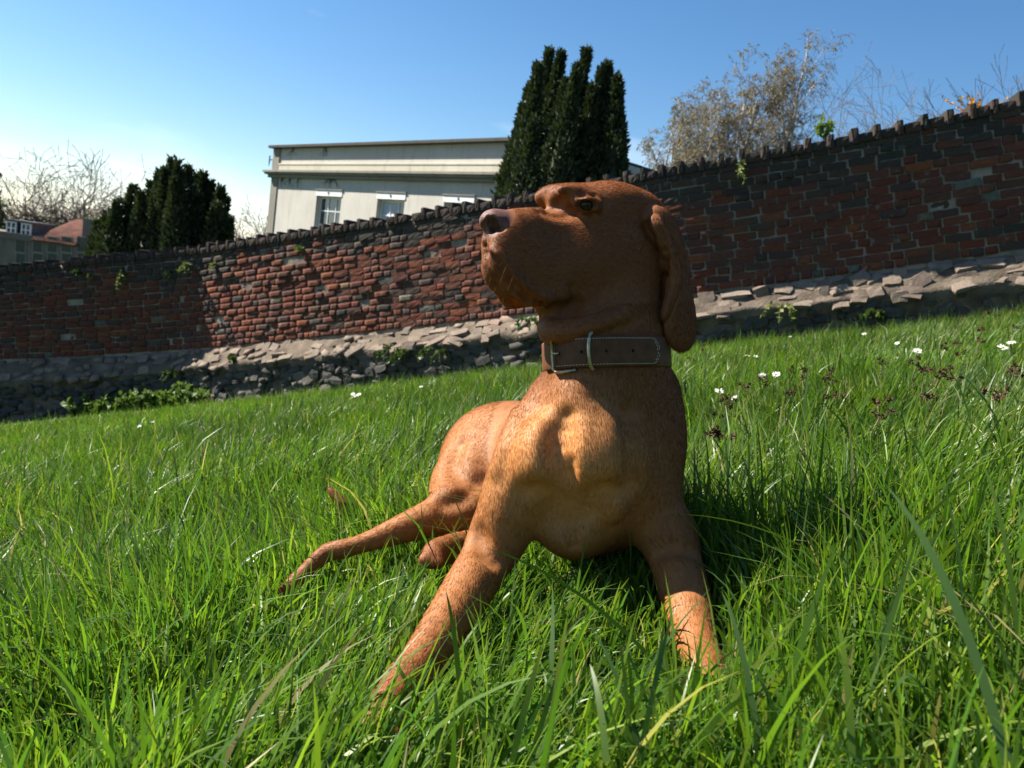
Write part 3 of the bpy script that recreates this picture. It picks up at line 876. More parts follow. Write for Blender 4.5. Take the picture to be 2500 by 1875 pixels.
# left, beyond the wall: bare trees, scrub and an evergreen by the old building
for i, (px, py, Z, sd_) in enumerate(((150, 388, 56, 41), (240, 394, 60, 42), (330, 408, 58, 43), (95, 445, 62, 44), (40, 490, 60, 47))):
    bare_tree('bare_tree', at(px, Z), height_to(px, py, Z), sd_, dict(BARE, rmin=.020, r0=.02, kids=[7, 6, 5, 4]), M_twigdark, M_twigdark,
              ['leafless tree with long arching limbs rising over the old building', 'leafless spreading tree directly behind the broad yew bush', 'leafless pale tree whose crown shows past the top of the yew bush', 'lower leafless tree behind the pantiled roof', 'small leafless tree behind the white dormers'][i], 'tree', 'bare trees in the valley', 2, (0, 0), None, .14)
for i, (px, py, Z, sd_) in enumerate(((610, 520, 42, 51), (655, 505, 46, 52), (575, 540, 44, 53))):
    bare_tree('bare_tree', at(px, Z), height_to(px, py, Z), sd_, dict(BARE, rmin=.016, kids=[6, 5, 5, 3]), M_twig, M_twig, 'distant thin leafless tree between yew bush and house', 'tree', 'thin trees between yew and house', 2, (0, 0), None, .12)
bare_tree('evergreen_tree', at(10, 50), height_to(20, 445, 50), 61, dict(BARE, lev=4, rmin=.015), M_twigdark, M_twigdark, 'rounded evergreen oak standing behind the old building', 'tree', None, 2, (0, 0), dict(n=26, L=0.34, W=0.2, dz=.2, mat=M_everg), .12)
bare_tree('spring_tree', at(168, 50), height_to(168, 536, 50), 63, dict(BARE, lev=4, rmin=.012), M_twigdark, M_twigdark, 'tree in fresh yellow green leaf behind the pantiled roof', 'tree', None, 2, (0, 0), dict(n=16, L=0.28, W=0.18, dz=.3, mat=M_spring), .12)
for i, (px, py, Z) in enumerate(((14, 665, 36), (62, 668, 38), (205, 645, 40), (25, 545, 60), (85, 535, 60), (140, 535, 62), (215, 520, 60), (290, 520, 60), (-20, 535, 58))):
    bare_tree('bare_shrub', at(px, Z), height_to(px, py, Z), 70 + i, dict(SHRUB, rmin=.016, kids=[5, 5, 5]), M_twig, M_twig, 'tangled leafless scrub in front of the old building' if i < 3 else 'brown leafless scrub on the slope behind the old building', 'shrub', 'scrub before the old building' if i < 3 else 'scrub behind the old building', 4, (0, 0),
              dict(n=6, L=0.16, W=0.10, dz=.3, mat=M_spring) if i in (0,) else None, .25)
# ------------------------------------------------------------------ the dog: one signed-distance body, meshed with surface nets
VOX = 0.0025
G_LO = np.array([-0.40, -0.50, 0.60]); G_HI = np.array([0.30, 0.30, 1.72])     # camera-aligned metres: right, up, depth
G_N = np.ceil((G_HI - G_LO) / VOX).astype(int) + 1
PHI = np.full(G_N, 0.2, np.float32)
FLOW = []                                     # (a, b, radius, direction) for the lie of the coat

def C(px, py, Z):                             # camera-aligned point
    return np.array([(px - CX) / FPX * Z, (CY - py) / FPX * Z, Z])

def _sub(lo, hi):
    i0 = np.clip(np.floor((lo - G_LO) / VOX).astype(int), 0, G_N - 1)
    i1 = np.clip(np.ceil((hi - G_LO) / VOX).astype(int) + 1, 1, G_N)
    ax = [(G_LO[k] + VOX * np.arange(i0[k], i1[k])).astype(np.float32) for k in range(3)]
    sl = tuple(slice(i0[k], i1[k]) for k in range(3))
    return sl, ax[0][:, None, None], ax[1][None, :, None], ax[2][None, None, :]

def _merge(sl, d, k, mode):
    a = PHI[sl]
    if mode == 'add':
        h = np.maximum(k - np.abs(a - d), 0) / k
        PHI[sl] = np.minimum(a, d) - h * h * k * 0.25
    else:                                     # carve
        d = -d
        h = np.maximum(k - np.abs(a - d), 0) / k
        PHI[sl] = np.maximum(a, d) + h * h * k * 0.25

def cone(a, b, ra, rb, k=0.02, mode='add', flow=None, flat=None):
    """tapered capsule; flat=(unit axis, factor) squashes it along that axis"""
    a = np.asarray(a, float); b = np.asarray(b, float)
    rm = max(ra, rb) + k + 3 * VOX
    sl, X, Y, Zz = _sub(np.minimum(a, b) - rm, np.maximum(a, b) + rm)
    px, py, pz = X - a[0], Y - a[1], Zz - a[2]
    ab = b - a; fac = 1.0
    if flat is not None:
        n, fac = np.asarray(flat[0], float), flat[1]
        q = px * n[0] + py * n[1] + pz * n[2]
        s = (1 / fac - 1)
        px = px + q * s * n[0]; py = py + q * s * n[1]; pz = pz + q * s * n[2]
        ab = ab + ab.dot(n) * s * n
    L2 = max(ab.dot(ab), 1e-12)
    t = np.clip((px * ab[0] + py * ab[1] + pz * ab[2]) / L2, 0, 1)
    d = np.sqrt((px - t * ab[0]) ** 2 + (py - t * ab[1]) ** 2 + (pz - t * ab[2]) ** 2) - (ra + (rb - ra) * t)
    if flat is not None:
        d = d * (fac + (1 - fac) * 0.35)
    _merge(sl, d.astype(np.float32), k, mode)
    if mode == 'add':
        v = (b - a) if flow is None else np.asarray(flow, float)
        FLOW.append((a, b, (ra + rb) / 2, v / (np.linalg.norm(v) + 1e-9)))

def tubes(segs, k=0.02, mode='add', flow=None, flat=None, kin=0.005):
    """a run of tapered capsules [(a, b, ra, rb)] joined without bulges, then blended into the body"""
    lo = np.min([np.minimum(a, b) - max(ra, rb) for a, b, ra, rb in segs], 0) - k - 3 * VOX
    hi = np.max([np.maximum(a, b) + max(ra, rb) for a, b, ra, rb in segs], 0) + k + 3 * VOX
    sl, X, Y, Zz = _sub(lo, hi)
    D = None
    for a, b, ra, rb in segs:
        px, py, pz = X - a[0], Y - a[1], Zz - a[2]
        ab = b - a; fac = 1.0
        if flat is not None:
            n, fac = np.asarray(flat[0], float), flat[1]
            q = px * n[0] + py * n[1] + pz * n[2]; s = (1 / fac - 1)
            px = px + q * s * n[0]; py = py + q * s * n[1]; pz = pz + q * s * n[2]
            ab = ab + ab.dot(n) * s * n
        t = np.clip((px * ab[0] + py * ab[1] + pz * ab[2]) / max(ab.dot(ab), 1e-12), 0, 1)
        d = np.sqrt((px - t * ab[0]) ** 2 + (py - t * ab[1]) ** 2 + (pz - t * ab[2]) ** 2) - (ra + (rb - ra) * t)
        if flat is not None:
            d = d * (fac + (1 - fac) * 0.35)
        if D is None: D = d
        else:
            h = np.maximum(kin - np.abs(D - d), 0) / kin
            D = np.minimum(D, d) - h * h * kin * 0.25
        if mode == 'add':
            v = (b - a) if flow is None else np.asarray(flow, float)
            FLOW.append((a, b, (ra + rb) / 2, v / (np.linalg.norm(v) + 1e-9)))
    _merge(sl, D.astype(np.float32), k, mode)

def smooth_run(pts, n=3):
    """Catmull-Rom refinement of a list of tuples"""
    p = np.array(pts, float)
    if len(p) < 3: return np.array([p[0] + (p[1] - p[0]) * j / n for j in range(n + 1)])
    q = np.vstack([2 * p[0] - p[1], p, 2 * p[-1] - p[-2]]); out = []
    for i in range(1, len(q) - 2):
        for j in range(n):
            t = j / n
            out.append(0.5 * ((2 * q[i]) + (q[i + 1] - q[i - 1]) * t + (2 * q[i - 1] - 5 * q[i] + 4 * q[i + 1] - q[i + 2]) * t * t
                              + (3 * q[i] - q[i - 1] - 3 * q[i + 1] + q[i + 2]) * t ** 3))
    out.append(p[-1]); return np.array(out)

def chain(pts, k=0.02, **kw):
    """pts: (px, py, Z, radius in photograph pixels)"""
    p = smooth_run(pts)
    tubes([(C(*a[:3]), C(*b[:3]), a[3] * a[2] / FPX, b[3] * b[2] / FPX) for a, b in zip(p[:-1], p[1:])], k, **kw)

def ell(c, axes, rad, k=0.02, mode='add', flow=None):
    c = np.asarray(c, float); A = [np.asarray(v, float) for v in axes]
    ext = sum(np.abs(v) * r for v, r in zip(A, rad)) + k + 3 * VOX
    sl, X, Y, Zz = _sub(c - ext, c + ext)
    px, py, pz = X - c[0], Y - c[1], Zz - c[2]
    q = [(px * v[0] + py * v[1] + pz * v[2]) / r for v, r in zip(A, rad)]
    g = [x / r for x, r in zip(q, rad)]
    k0 = np.sqrt(q[0] ** 2 + q[1] ** 2 + q[2] ** 2)
    k1 = np.sqrt(g[0] ** 2 + g[1] ** 2 + g[2] ** 2) + 1e-6
    d = k0 * (k0 - 1) / k1
    _merge(sl, d.astype(np.float32), k, mode)
    if mode == 'add' and flow is not None:
        v = np.asarray(flow, float)
        FLOW.append((c, c, float(np.mean(rad)), v / np.linalg.norm(v)))

# head frame: h1 towards the nose, h2 up, h3 towards the near cheek
PSI = R(26.5)
h1 = np.array([-math.cos(PSI), 0, -math.sin(PSI)])
h2 = np.array([0, 1.0, 0])
h3 = np.array([math.sin(PSI), 0, -math.cos(PSI)])
HO = C(1430, 620, 1.03)
def H(px, py, s=0.0):
    """point of the head seen at px, py, lying s metres off its middle plane"""
    ex = (px - CX) / FPX
    bx = HO + s * h3
    a = (ex * bx[2] - bx[0]) / (h1[0] - ex * h1[2])
    p = bx + a * h1
    p[1] = (CY - py) / FPX * p[2]
    return p
def hax(deg):
    """head axes turned in the profile plane"""
    c, s = math.cos(R(deg)), math.sin(R(deg))
    return (c * h1 + s * h2, -s * h1 + c * h2, h3)
BACK = -h1
MM = 0.001
def hell(px, py, s, rad, deg=0, k=10, mode='add', flow=BACK):
    ell(H(px, py, s * MM), hax(deg), [r * MM for r in rad], k * MM, mode, flow)
def hcone(p, q, ra, rb, k=8, mode='add', flow=None, flat=None):
    cone(H(p[0], p[1], p[2] * MM), H(q[0], q[1], q[2] * MM), ra * MM, rb * MM, k * MM, mode, flow, flat)
def hchain(pts, k=8, **kw):
    p = smooth_run(pts)
    tubes([(H(a[0], a[1], a[2] * MM), H(b[0], b[1], b[2] * MM), a[3] * MM, b[3] * MM) for a, b in zip(p[:-1], p[1:])], k * MM, **kw)

def skin_at(px, py):
    """point of the modelled skin on the line of sight through a pixel"""
    Z = np.arange(0.64, 1.66, VOX * 0.5)
    pts = np.stack([(px - CX) / FPX * Z, (CY - py) / FPX * Z, Z], 1)
    ix = np.round((pts - G_LO) / VOX).astype(int)
    ok = np.all((ix >= 0) & (ix < G_N), 1)
    v = np.full(len(Z), 1.0); v[ok] = PHI[ix[ok, 0], ix[ok, 1], ix[ok, 2]]
    h = np.nonzero(v < 0)[0]
    return pts[h[0]] if len(h) else None

def stroke(path, k=0.01, mode='cut', lift=0.0):
    """sculpting stroke over the skin; path: (px, py, radius in mm); lift moves it towards the eye (m)"""
    p = smooth_run(path, 4); q = []
    for a in p:
        c = skin_at(a[0], a[1])
        if c is not None:
            q.append((c * (1 - lift / np.linalg.norm(c)), a[2] * MM))
    segs = [(a, b, ra, rb) for (a, ra), (b, rb) in zip(q[:-1], q[1:]) if np.linalg.norm(a - b) < 0.03]   # no jumps in depth
    if segs:
        tubes(segs, k, mode, flow=q[-1][0] - q[0][0])

def build_dog_field():
    DOWN = (0, -1, 0)
    I3 = (np.array([1.0, 0, 0]), np.array([0, 1.0, 0]), np.array([0, 0, 1.0]))
    # ---- trunk and hindquarters
    chain([(1450, 1100, 1.13, 190), (1380, 1120, 1.30, 165), (1290, 1140, 1.46, 148)], 0.05, flow=(0, -.2, 1))
    ell(C(1222, 1148, 1.47), I3, (0.112, 0.118, 0.13), 0.04, flow=(-.5, -.8, .2))
    chain([(1215, 1120, 1.42, 118), (1150, 1190, 1.34, 100), (1120, 1240, 1.27, 66)], 0.035)
    chain([(1135, 1242, 1.27, 62), (1075, 1258, 1.25, 48), (985, 1290, 1.22, 34), (905, 1320, 1.20, 23), (840, 1340, 1.19, 18)], 0.022)
    chain([(840, 1340, 1.19, 18), (797, 1350, 1.19, 20), (745, 1398, 1.18, 18), (712, 1432, 1.17, 20)], 0.012)
    for dx, dy in ((-26, 8), (-20, 22), (-8, 30)):
        chain([(718, 1430, 1.17, 13), (714 + dx, 1430 + dy, 1.15, 10)], 0.006)
    # tail curling out through the grass
    chain([(1130, 1225, 1.60, 30), (1000, 1290, 1.56, 26), (900, 1275, 1.52, 21), (850, 1240, 1.50, 17), (822, 1214, 1.50, 11), (803, 1193, 1.50, 4)], 0.015)
    # far hind foot peeping out under the flank
    chain([(1190, 1330, 1.24, 40), (1120, 1335, 1.15, 34), (1065, 1350, 1.09, 33)], 0.015)
    for dx, dy in ((-22, 18), (-6, 24), (12, 24)):
        chain([(1063, 1348, 1.085, 20), (1058 + dx, 1350 + dy, 1.065, 15)], 0.005)
    # ---- rib cage, chest, shoulders
    ell(C(1452, 1125, 1.07), I3, (0.105, 0.120, 0.135), 0.04, flow=DOWN)
    chain([(1487, 830, 1.035, 128), (1487, 900, 1.035, 136), (1480, 1010, 1.045, 158)], 0.035)
    chain([(1352, 985, 1.03, 62), (1300, 1085, 1.00, 76), (1256, 1210, 0.985, 80), (1214, 1315, 0.985, 62)], 0.03)
    chain([(1606, 960, 1.03, 48), (1598, 1080, 1.015, 66), (1588, 1190, 1.005, 64), (1632, 1310, 0.99, 62)], 0.03)
    # breast: throat-to-breast run, prosternum, the two pectorals, brisket
    chain([(1430, 940, 0.985, 84), (1408, 1050, 0.95, 58), (1396, 1128, 0.935, 40)], 0.03)
    ell(C(1322, 1130, 0.955), I3, (0.036, 0.050, 0.040), 0.024, flow=DOWN)
    ell(C(1470, 1118, 0.955), I3, (0.046, 0.056, 0.048), 0.024, flow=DOWN)
    chain([(1400, 1180, 0.965, 60), (1400, 1280, 0.985, 84)], 0.03)
    # ---- fore legs, stretched towards the camera
    chain([(1214, 1315, 0.985, 62), (1182, 1375, 0.965, 60), (1142, 1440, 0.925, 60), (1088, 1525, 0.87, 55),
           (1032, 1610, 0.82, 50), (990, 1665, 0.785, 46)], 0.018)
    chain([(990, 1665, 0.785, 46), (955, 1715, 0.755, 48), (930, 1755, 0.735, 44)], 0.012)
    for dx, dy, dz in ((-52, 28, -.015), (-40, 58, -.03), (-12, 72, -.035), (16, 62, -.025)):
        chain([(938, 1745, 0.735, 26), (938 + dx * .8, 1745 + dy * .8, 0.735 + dz * .7, 24), (938 + dx, 1745 + dy, 0.735 + dz, 20)], 0.006)
    chain([(1632, 1310, 0.99, 62), (1655, 1390, 0.955, 60), (1676, 1470, 0.91, 58), (1697, 1560, 0.86, 51),
           (1720, 1640, 0.81, 49)], 0.018)
    chain([(1720, 1640, 0.81, 49), (1745, 1705, 0.775, 50), (1760, 1750, 0.755, 46)], 0.012)
    for dx, dy, dz in ((-34, 52, -.02), (-12, 74, -.035), (18, 74, -.035), (44, 52, -.02)):
        chain([(1756, 1738, 0.755, 26), (1756 + dx * .8, 1738 + dy * .8, 0.755 + dz * .7, 24), (1756 + dx, 1738 + dy, 0.755 + dz, 20)], 0.006)
    # ---- relief of breast, shoulder and leg
    stroke([(1384, 1012, 2), (1376, 1030, 5), (1366, 1060, 10), (1362, 1115, 8), (1370, 1160, 4)], 0.022)
    stroke([(1391, 1128, 2.0), (1392, 1180, 3), (1396, 1250, 4.5), (1402, 1330, 6)], 0.013)
    stroke([(1290, 1205, 2), (1318, 1208, 5), (1345, 1228, 5), (1362, 1270, 5)], 0.030)
    stroke([(1432, 1262, 4), (1452, 1222, 5), (1480, 1204, 5), (1502, 1218, 3)], 0.030)
    stroke([(1500, 1205, 3), (1508, 1235, 5), (1500, 1262, 3)], 0.014, 'add', -0.002)
    stroke([(1536, 1010, 4), (1548, 1100, 6), (1545, 1180, 5)], 0.026)
    stroke([(1262, 1010, 2), (1238, 1080, 4), (1216, 1150, 5)], 0.02, 'add', -0.006)
    stroke([(1120, 1085, 3), (1105, 1130, 5), (1128, 1165, 4)], 0.03)
    stroke([(1090, 1228, 1.5), (1130, 1215, 2.5), (1165, 1180, 2)], 0.03)
    stroke([(1165, 1300, 4), (1185, 1345, 6), (1210, 1370, 4)], 0.02)
    stroke([(1608, 1345, 3), (1650, 1335, 4), (1690, 1345, 3)], 0.02)
    # ---- neck above the collar, rolls of loose skin
    hchain([(1505, 640, 0, 60), (1495, 740, 0, 62), (1487, 850, 0, 63)], 20, flow=DOWN)
    hchain([(1336, 802, -6, 12), (1350, 812, 26, 14), (1395, 810, 52, 14), (1455, 792, 64, 12), (1525, 768, 64, 10), (1585, 745, 52, 7)], 8, flow=(0, 0, 1))
    hchain([(1352, 838, 10, 9), (1400, 838, 50, 9), (1470, 822, 64, 8), (1560, 800, 60, 6)], 6, flow=(0, 0, 1))
    # ---- head
    hell(1494, 524, 0, (66, 41, 50), 4, 12)
    hell(1553, 560, 0, (40, 46, 46), 0, 14)
    hell(1470, 612, 8, (62, 60, 46), 0, 16)
    hell(1440, 655, 18, (50, 44, 34), 12, 16)
    hchain([(1420, 590, 0, 37), (1320, 564, 0, 27.5), (1232, 549, 0, 17.5)], 14, flow=BACK)
    hell(1408, 502, 0, (40, 25, 36), 14, 14)                       # forehead falling to the stop
    hell(1372, 487, -20, (30, 15, 22), 16, 10)
    hell(1406, 480, 26, (28, 13, 13), 10, 9)                       # brows
    hell(1340, 489, -30, (20, 11, 12), 12, 8)
    # lips
    hell(1272, 612, 14, (42, 36, 19), -22, 12)
    hell(1246, 606, -12, (38, 36, 17), -8, 12)
    hell(1332, 664, 24, (52, 38, 17), -28, 20)
    hell(1222, 585, 0, (17, 22, 19), 0, 10)
    # chin, lower jaw, far flew
    hell(1226, 662, -6, (25, 29, 18), -35, 8)
    hchain([(1250, 700, 0, 17), (1330, 703, 4, 24), (1420, 698, 8, 34)], 12, flow=BACK)
    hell(1262, 712, -12, (26, 20, 10), -28, 7)
    hell(1374, 718, 30, (30, 17, 11), -8, 8)                       # lip fold at the corner of the mouth
    hchain([(1352, 745, 0, 20), (1400, 760, 10, 34)], 14, flow=DOWN)
    # mouth line under the near flew, folds at its corner
    stroke([(1204, 610, 3), (1222, 632, 5), (1246, 664, 6), (1272, 694, 6), (1308, 718, 5), (1345, 732, 4)], 0.008, 'add', 0.0)
    stroke([(1193, 620, 1.5), (1208, 638, 4), (1228, 668, 6.2), (1248, 700, 6.8), (1276, 722, 5.8), (1310, 740, 4), (1350, 748, 3)], 0.004)
    stroke([(1355, 752, 5), (1392, 756, 7), (1420, 748, 4)], 0.010)
    stroke([(1400, 700, 2), (1408, 728, 3), (1398, 745, 3)], 0.010)
    # nose leather
    hell(1206, 540, 0, (18, 14.5, 17), -6, 5)
    hell(1225, 541, 13, (11, 8, 6.5), 0, 3)
    stroke([(1196, 540, 3.4), (1203, 548, 4.6), (1206, 560, 3.4)], 0.003, 'cut', -0.001)
    stroke([(1206, 560, 1.8), (1216, 563, 1.5), (1230, 556, 1.0)], 0.002)
    stroke([(1181, 545, 0.8), (1182, 575, 1.4), (1186, 605, 1.8), (1194, 620, 1.5)], 0.0035)
    stroke([(1169, 540, 1.5), (1170, 556, 2.0)], 0.003)
    # stop, wrinkles of the brow, eye socket and lids
    stroke([(1322, 514, 2), (1345, 518, 3), (1372, 520, 4), (1394, 514, 3)], 0.014)
    stroke([(1340, 508, 1), (1362, 494, 2.5), (1384, 474, 2)], 0.016)
    hell(1424, 503, 55, (20, 9, 14), 4, 10, mode='cut')
    hell(1440, 500, 36, (19, 15, 12), 0, 6)
    stroke([(1406, 494, 2.5), (1420, 488, 4.0), (1440, 486, 4.4), (1460, 494, 2.5)], 0.006, 'add', -0.001)
    stroke([(1410, 510, 2.0), (1426, 514, 3.4), (1446, 512, 3.2), (1458, 504, 2.0)], 0.006, 'add', -0.001)
    stroke([(1411, 503, 1.0), (1420, 501, 2.3), (1432, 500, 2.7), (1444, 501, 2.0), (1451, 503, 0.8)], 0.002, 'cut', 0.0)
    stroke([(1405, 522, 1.5), (1428, 527, 2), (1452, 522, 1.5)], 0.007)
    stroke([(1414, 476, 1.5), (1436, 470, 2), (1458, 478, 1.5)], 0.007)
    hell(1590, 660, 14, (26, 60, 38), 0, 16, flow=DOWN)               # neck behind the cheek
    # ear: root, leather, rolled front edge
    NE = h3 * math.cos(R(12)) - h1 * math.sin(R(12))
    hell(1604, 545, 46, (18, 17, 13), 0, 10, flow=DOWN)
    hchain([(1614, 540, 50, 16), (1640, 580, 57, 15), (1648, 640, 58, 16)], 8, flat=(NE, 0.45), flow=DOWN)
    hchain([(1648, 640, 58, 16), (1656, 700, 61, 20), (1661, 765, 64, 25), (1663, 808, 66, 26.5)], 8, flat=(NE, 0.22), flow=DOWN)
    hchain([(1596, 545, 56, 10), (1618, 582, 66, 8), (1642, 640, 70, 7.5), (1648, 690, 72, 7), (1634, 738, 73, 5.5), (1620, 775, 73, 3.5)], 4, flow=DOWN)
    stroke([(1612, 556, 2.0), (1622, 590, 3.0), (1624, 640, 3.5), (1622, 690, 3.5), (1614, 730, 3)], 0.006, 'cut', 0)
    stroke([(1578, 540, 1.5), (1580, 562, 2.5), (1596, 585, 2.5)], 0.006)

build_dog_field()

def surface_nets(phi, lo, h):
    ins = phi < 0
    n0, n1, n2 = phi.shape
    cnt = np.zeros((n0 - 1, n1 - 1, n2 - 1), np.int8)
    for a in (0, 1):
        for b in (0, 1):
            for c in (0, 1):
                cnt += ins[a:n0 - 1 + a, b:n1 - 1 + b, c:n2 - 1 + c]
    act = (cnt > 0) & (cnt < 8)
    I, J, K = np.nonzero(act)
    idx = np.full(act.shape, -1, np.int32); idx[I, J, K] = np.arange(len(I))
    acc = np.zeros((len(I), 3), np.float64); num = np.zeros(len(I))
    for ax in range(3):
        o = [q for q in range(3) if q != ax]
        for u in (0, 1):
            for v in (0, 1):
                A = [0, 0, 0]; A[o[0]] = u; A[o[1]] = v
                B = list(A); B[ax] = 1
                fa = phi[I + A[0], J + A[1], K + A[2]].astype(float); fb = phi[I + B[0], J + B[1], K + B[2]].astype(float)
                x = (fa < 0) != (fb < 0)
                t = np.where(x, fa / np.where(x, fa - fb, 1), 0)
                for q in range(3):
                    acc[:, q] += np.where(x, A[q] + (t if q == ax else 0), 0)
                num += x
    V = lo + h * (np.stack([I, J, K], 1) + acc / num[:, None])
    quads = []
    for ax in range(3):
        o = [(ax + 1) % 3, (ax + 2) % 3]
        s0 = [slice(1, -1)] * 3; s1 = [slice(1, -1)] * 3
        s0[ax] = slice(0, -1); s1[ax] = slice(1, None)
        a = ins[tuple(s0)]; b = ins[tuple(s1)]
        E = np.nonzero(a != b)
        e = [np.array(E[q]) + (0 if q == ax else 1) for q in range(3)]
        flip = a[E]
        def cell(du, dv):
            c = [x.copy() for x in e]; c[o[0]] -= du; c[o[1]] -= dv
            return idx[c[0], c[1], c[2]]
        q = np.stack([cell(1, 1), cell(0, 1), cell(0, 0), cell(1, 0)], 1)
        q[~flip] = q[~flip][:, ::-1]
        quads.append(q)
    return V, np.concatenate(quads)

DV, DQ = surface_nets(PHI, G_LO, VOX)
# relax the mesh a little (Taubin), so no stair-steps of the grid remain
def relax(V, Q, it=3):
    e = np.concatenate([Q[:, [0, 1]], Q[:, [1, 2]], Q[:, [2, 3]], Q[:, [3, 0]]])
    deg = np.bincount(e.ravel(), minlength=len(V))[:, None]
    for i in range(it * 2):
        s = np.zeros_like(V)
        for q in range(3):
            s[:, q] = np.bincount(e[:, 0], V[e[:, 1], q], len(V)) + np.bincount(e[:, 1], V[e[:, 0], q], len(V))
        V = V + (0.5 if i % 2 == 0 else -0.52) * (s / deg - V)
    return V
DV = relax(DV, DQ, 3)

# lie of the coat at every vertex
fl = np.zeros_like(DV); ws = np.full(len(DV), 1e-9)
for a, b, r, v in FLOW:
    ab = b - a; L2 = max(ab.dot(ab), 1e-12)
    t = np.clip(((DV - a) @ ab) / L2, 0, 1)
    d = np.linalg.norm(DV - a - t[:, None] * ab, axis=1) - r
    w = np.exp(-(np.maximum(d, 0) / 0.012) ** 2) + 1e-7 / (d * d + 1e-4)
    fl += w[:, None] * v; ws += w
fl /= ws[:, None]
DFLOW = fl / (np.linalg.norm(fl, axis=1)[:, None] + 1e-9)

# nose leather and lip colours follow the anatomy; the pale coat follows the sunlight
def blob(p, r):
    return np.exp(-(np.linalg.norm(DV - p, axis=1) / r) ** 2)
nose = np.clip(2.2 * np.exp(-(np.linalg.norm((DV - H(1203, 541, 3 * MM)) / 0.021, axis=1)) ** 6), 0, 1)
def near_path(pts, w):
    m_ = np.zeros(len(DV))
    for p, q in zip(pts[:-1], pts[1:]):
        a, b = H(p[0], p[1], p[2] * MM), H(q[0], q[1], q[2] * MM)
        ab = b - a; t = np.clip(((DV - a) @ ab) / ab.dot(ab), 0, 1)
        m_ = np.maximum(m_, np.exp(-(np.linalg.norm(DV - a - t[:, None] * ab, axis=1) / w) ** 2))
    return m_
lip = near_path([(1193, 618, 12), (1210, 634, 20), (1232, 662, 27), (1252, 694, 31), (1278, 716, 34), (1310, 734, 36), (1350, 744, 40)], 0.0065)
eyer = near_path([(1412, 500, 44), (1442, 500, 46)], 0.0075)
pink = np.clip(nose + 0.75 * lip + 0.8 * eyer, 0, 1)
pale = 0.85 * blob(C(1390, 1110, 0.92), 0.075) + 0.35 * blob(C(1470, 1250, 0.93), 0.09) + 0.4 * blob(C(1240, 1150, 0.98), 0.09) + 0.3 * blob(C(1690, 1500, 0.88), 0.10) + 0.3 * blob(C(1110, 1480, 0.88), 0.10) + 0.5 * blob(C(1140, 1110, 1.40), 0.13) + 0.35 * blob(C(960, 1290, 1.22), 0.12)  # paler chest, legs and haunch: sunlight painted into the coat
DCOL = np.stack([np.clip(nose, 0, 1), np.clip(pink - nose, 0, 1), np.clip(pale, 0, 1)], 1)

COAT = ((0.150, 0.046, 0.011), (0.200, 0.066, 0.016), (0.27, 0.097, 0.025)); COAT_SUNLIT = (0.50, 0.225, 0.072)
def coat_mat():
    mt, nt, out = new_mat('russet_coat'); T = NT(nt)
    co = T.n('TexCoord').outputs['Object']
    at = T.n('Attribute', {'attribute_name': 'col'})
    sep = T.n('SeparateColor', None, Color=at.outputs['Color'])
    g1 = T.noise(co, 800, 3, 0.6)
    g2 = T.noise(co, 260, 3, 0.6)
    big = T.noise(co, 9, 4)
    base = T.ramp(big, [(0.3, (0.140, 0.044, 0.011)), (0.7, (0.190, 0.064, 0.016))])
    c = T.mix(T.rng(g1, 0.3, 0.75, 0, 0.35), base, (0.20, 0.055, 0.014))
    c = T.mix(T.rng(g2, 0.45, 0.8, 0, 0.25), c, (0.33, 0.125, 0.040))
    c = T.mix(sep.outputs['Blue'], c, COAT_SUNLIT)
    c = T.mix(sep.outputs['Green'], c, (0.075, 0.024, 0.018))
    lea = T.ramp(T.noise(co, 420, 3), [(0.35, (0.085, 0.034, 0.026)), (0.7, (0.165, 0.072, 0.056))])
    c = T.mix(sep.outputs['Red'], c, lea)
    hair = T.math('ADD', T.math('MULTIPLY', g1, 0.6), T.math('MULTIPLY', g2, 0.6))
    vor = T.n('TexVoronoi', {'feature': 'DISTANCE_TO_EDGE'}, Vector=co, Scale=520.0)
    hgt = T.mix(sep.outputs['Red'], hair, T.rng(vor.outputs['Distance'], 0, 0.35))
    b = T.n('BsdfPrincipled', None, Base_Color=c, Roughness=T.rng(sep.outputs['Red'], 0, 1, 0.62, 0.5))
    b.inputs['Specular IOR Level'].default_value = 0.28
    b.inputs['Sheen Weight'].default_value = 0.08
    b.inputs['Sheen Roughness'].default_value = 0.35
    b.inputs['Sheen Tint'].default_value = (1.0, 0.62, 0.34, 1)
    T.set(b.inputs['Normal'], T.bump(hgt, 0.35, 0.0009))
    T.set(out.inputs['Surface'], b)
    return mt

M_coat = coat_mat()
DW = cam2world(DV)
dog_base = P(1450, 1330, 1.05)
dog = empty('dog', (dog_base[0], dog_base[1], float(ground_z(dog_base[0], dog_base[1]))))
tag(dog, 'russet short-haired dog lying upright in the grass, head turned aside', 'dog')
dog_body = mesh_np('body', DW, DQ, M_coat, dog, True, DCOL)

# eyes
def eye_mat():
    mt, nt, out = new_mat('brown_eye'); T = NT(nt)
    co = T.n('TexCoord').outputs['Object']
    d = T.n('VectorMath', {'operation': 'LENGTH'}, i0=co).outputs['Value']
    c = T.ramp(T.noise(co, 300, 3), [(0.3, (0.010, 0.005, 0.003)), (0.7, (0.030, 0.012, 0.005))])
    b = T.n('BsdfPrincipled', None, Base_Color=c, Roughness=0.14)
    b.inputs['Specular IOR Level'].default_value = 0.3
    T.set(out.inputs['Surface'], b)
    return mt
M_eye = eye_mat()
for px, py, s in ((1431, 501, 0.0372),):
    bm = bmesh.new(); bmesh.ops.create_uvsphere(bm, u_segments=24, v_segments=16, radius=0.0095)
    for f in bm.faces: f.smooth = True
    me = bpy.data.meshes.new('eye'); bm.to_mesh(me); bm.free()
    eo = link_mesh('eye', me, M_eye)
    eo.location = [float(v) for v in cam2world(H(px, py, s))]
    child(eo, dog)

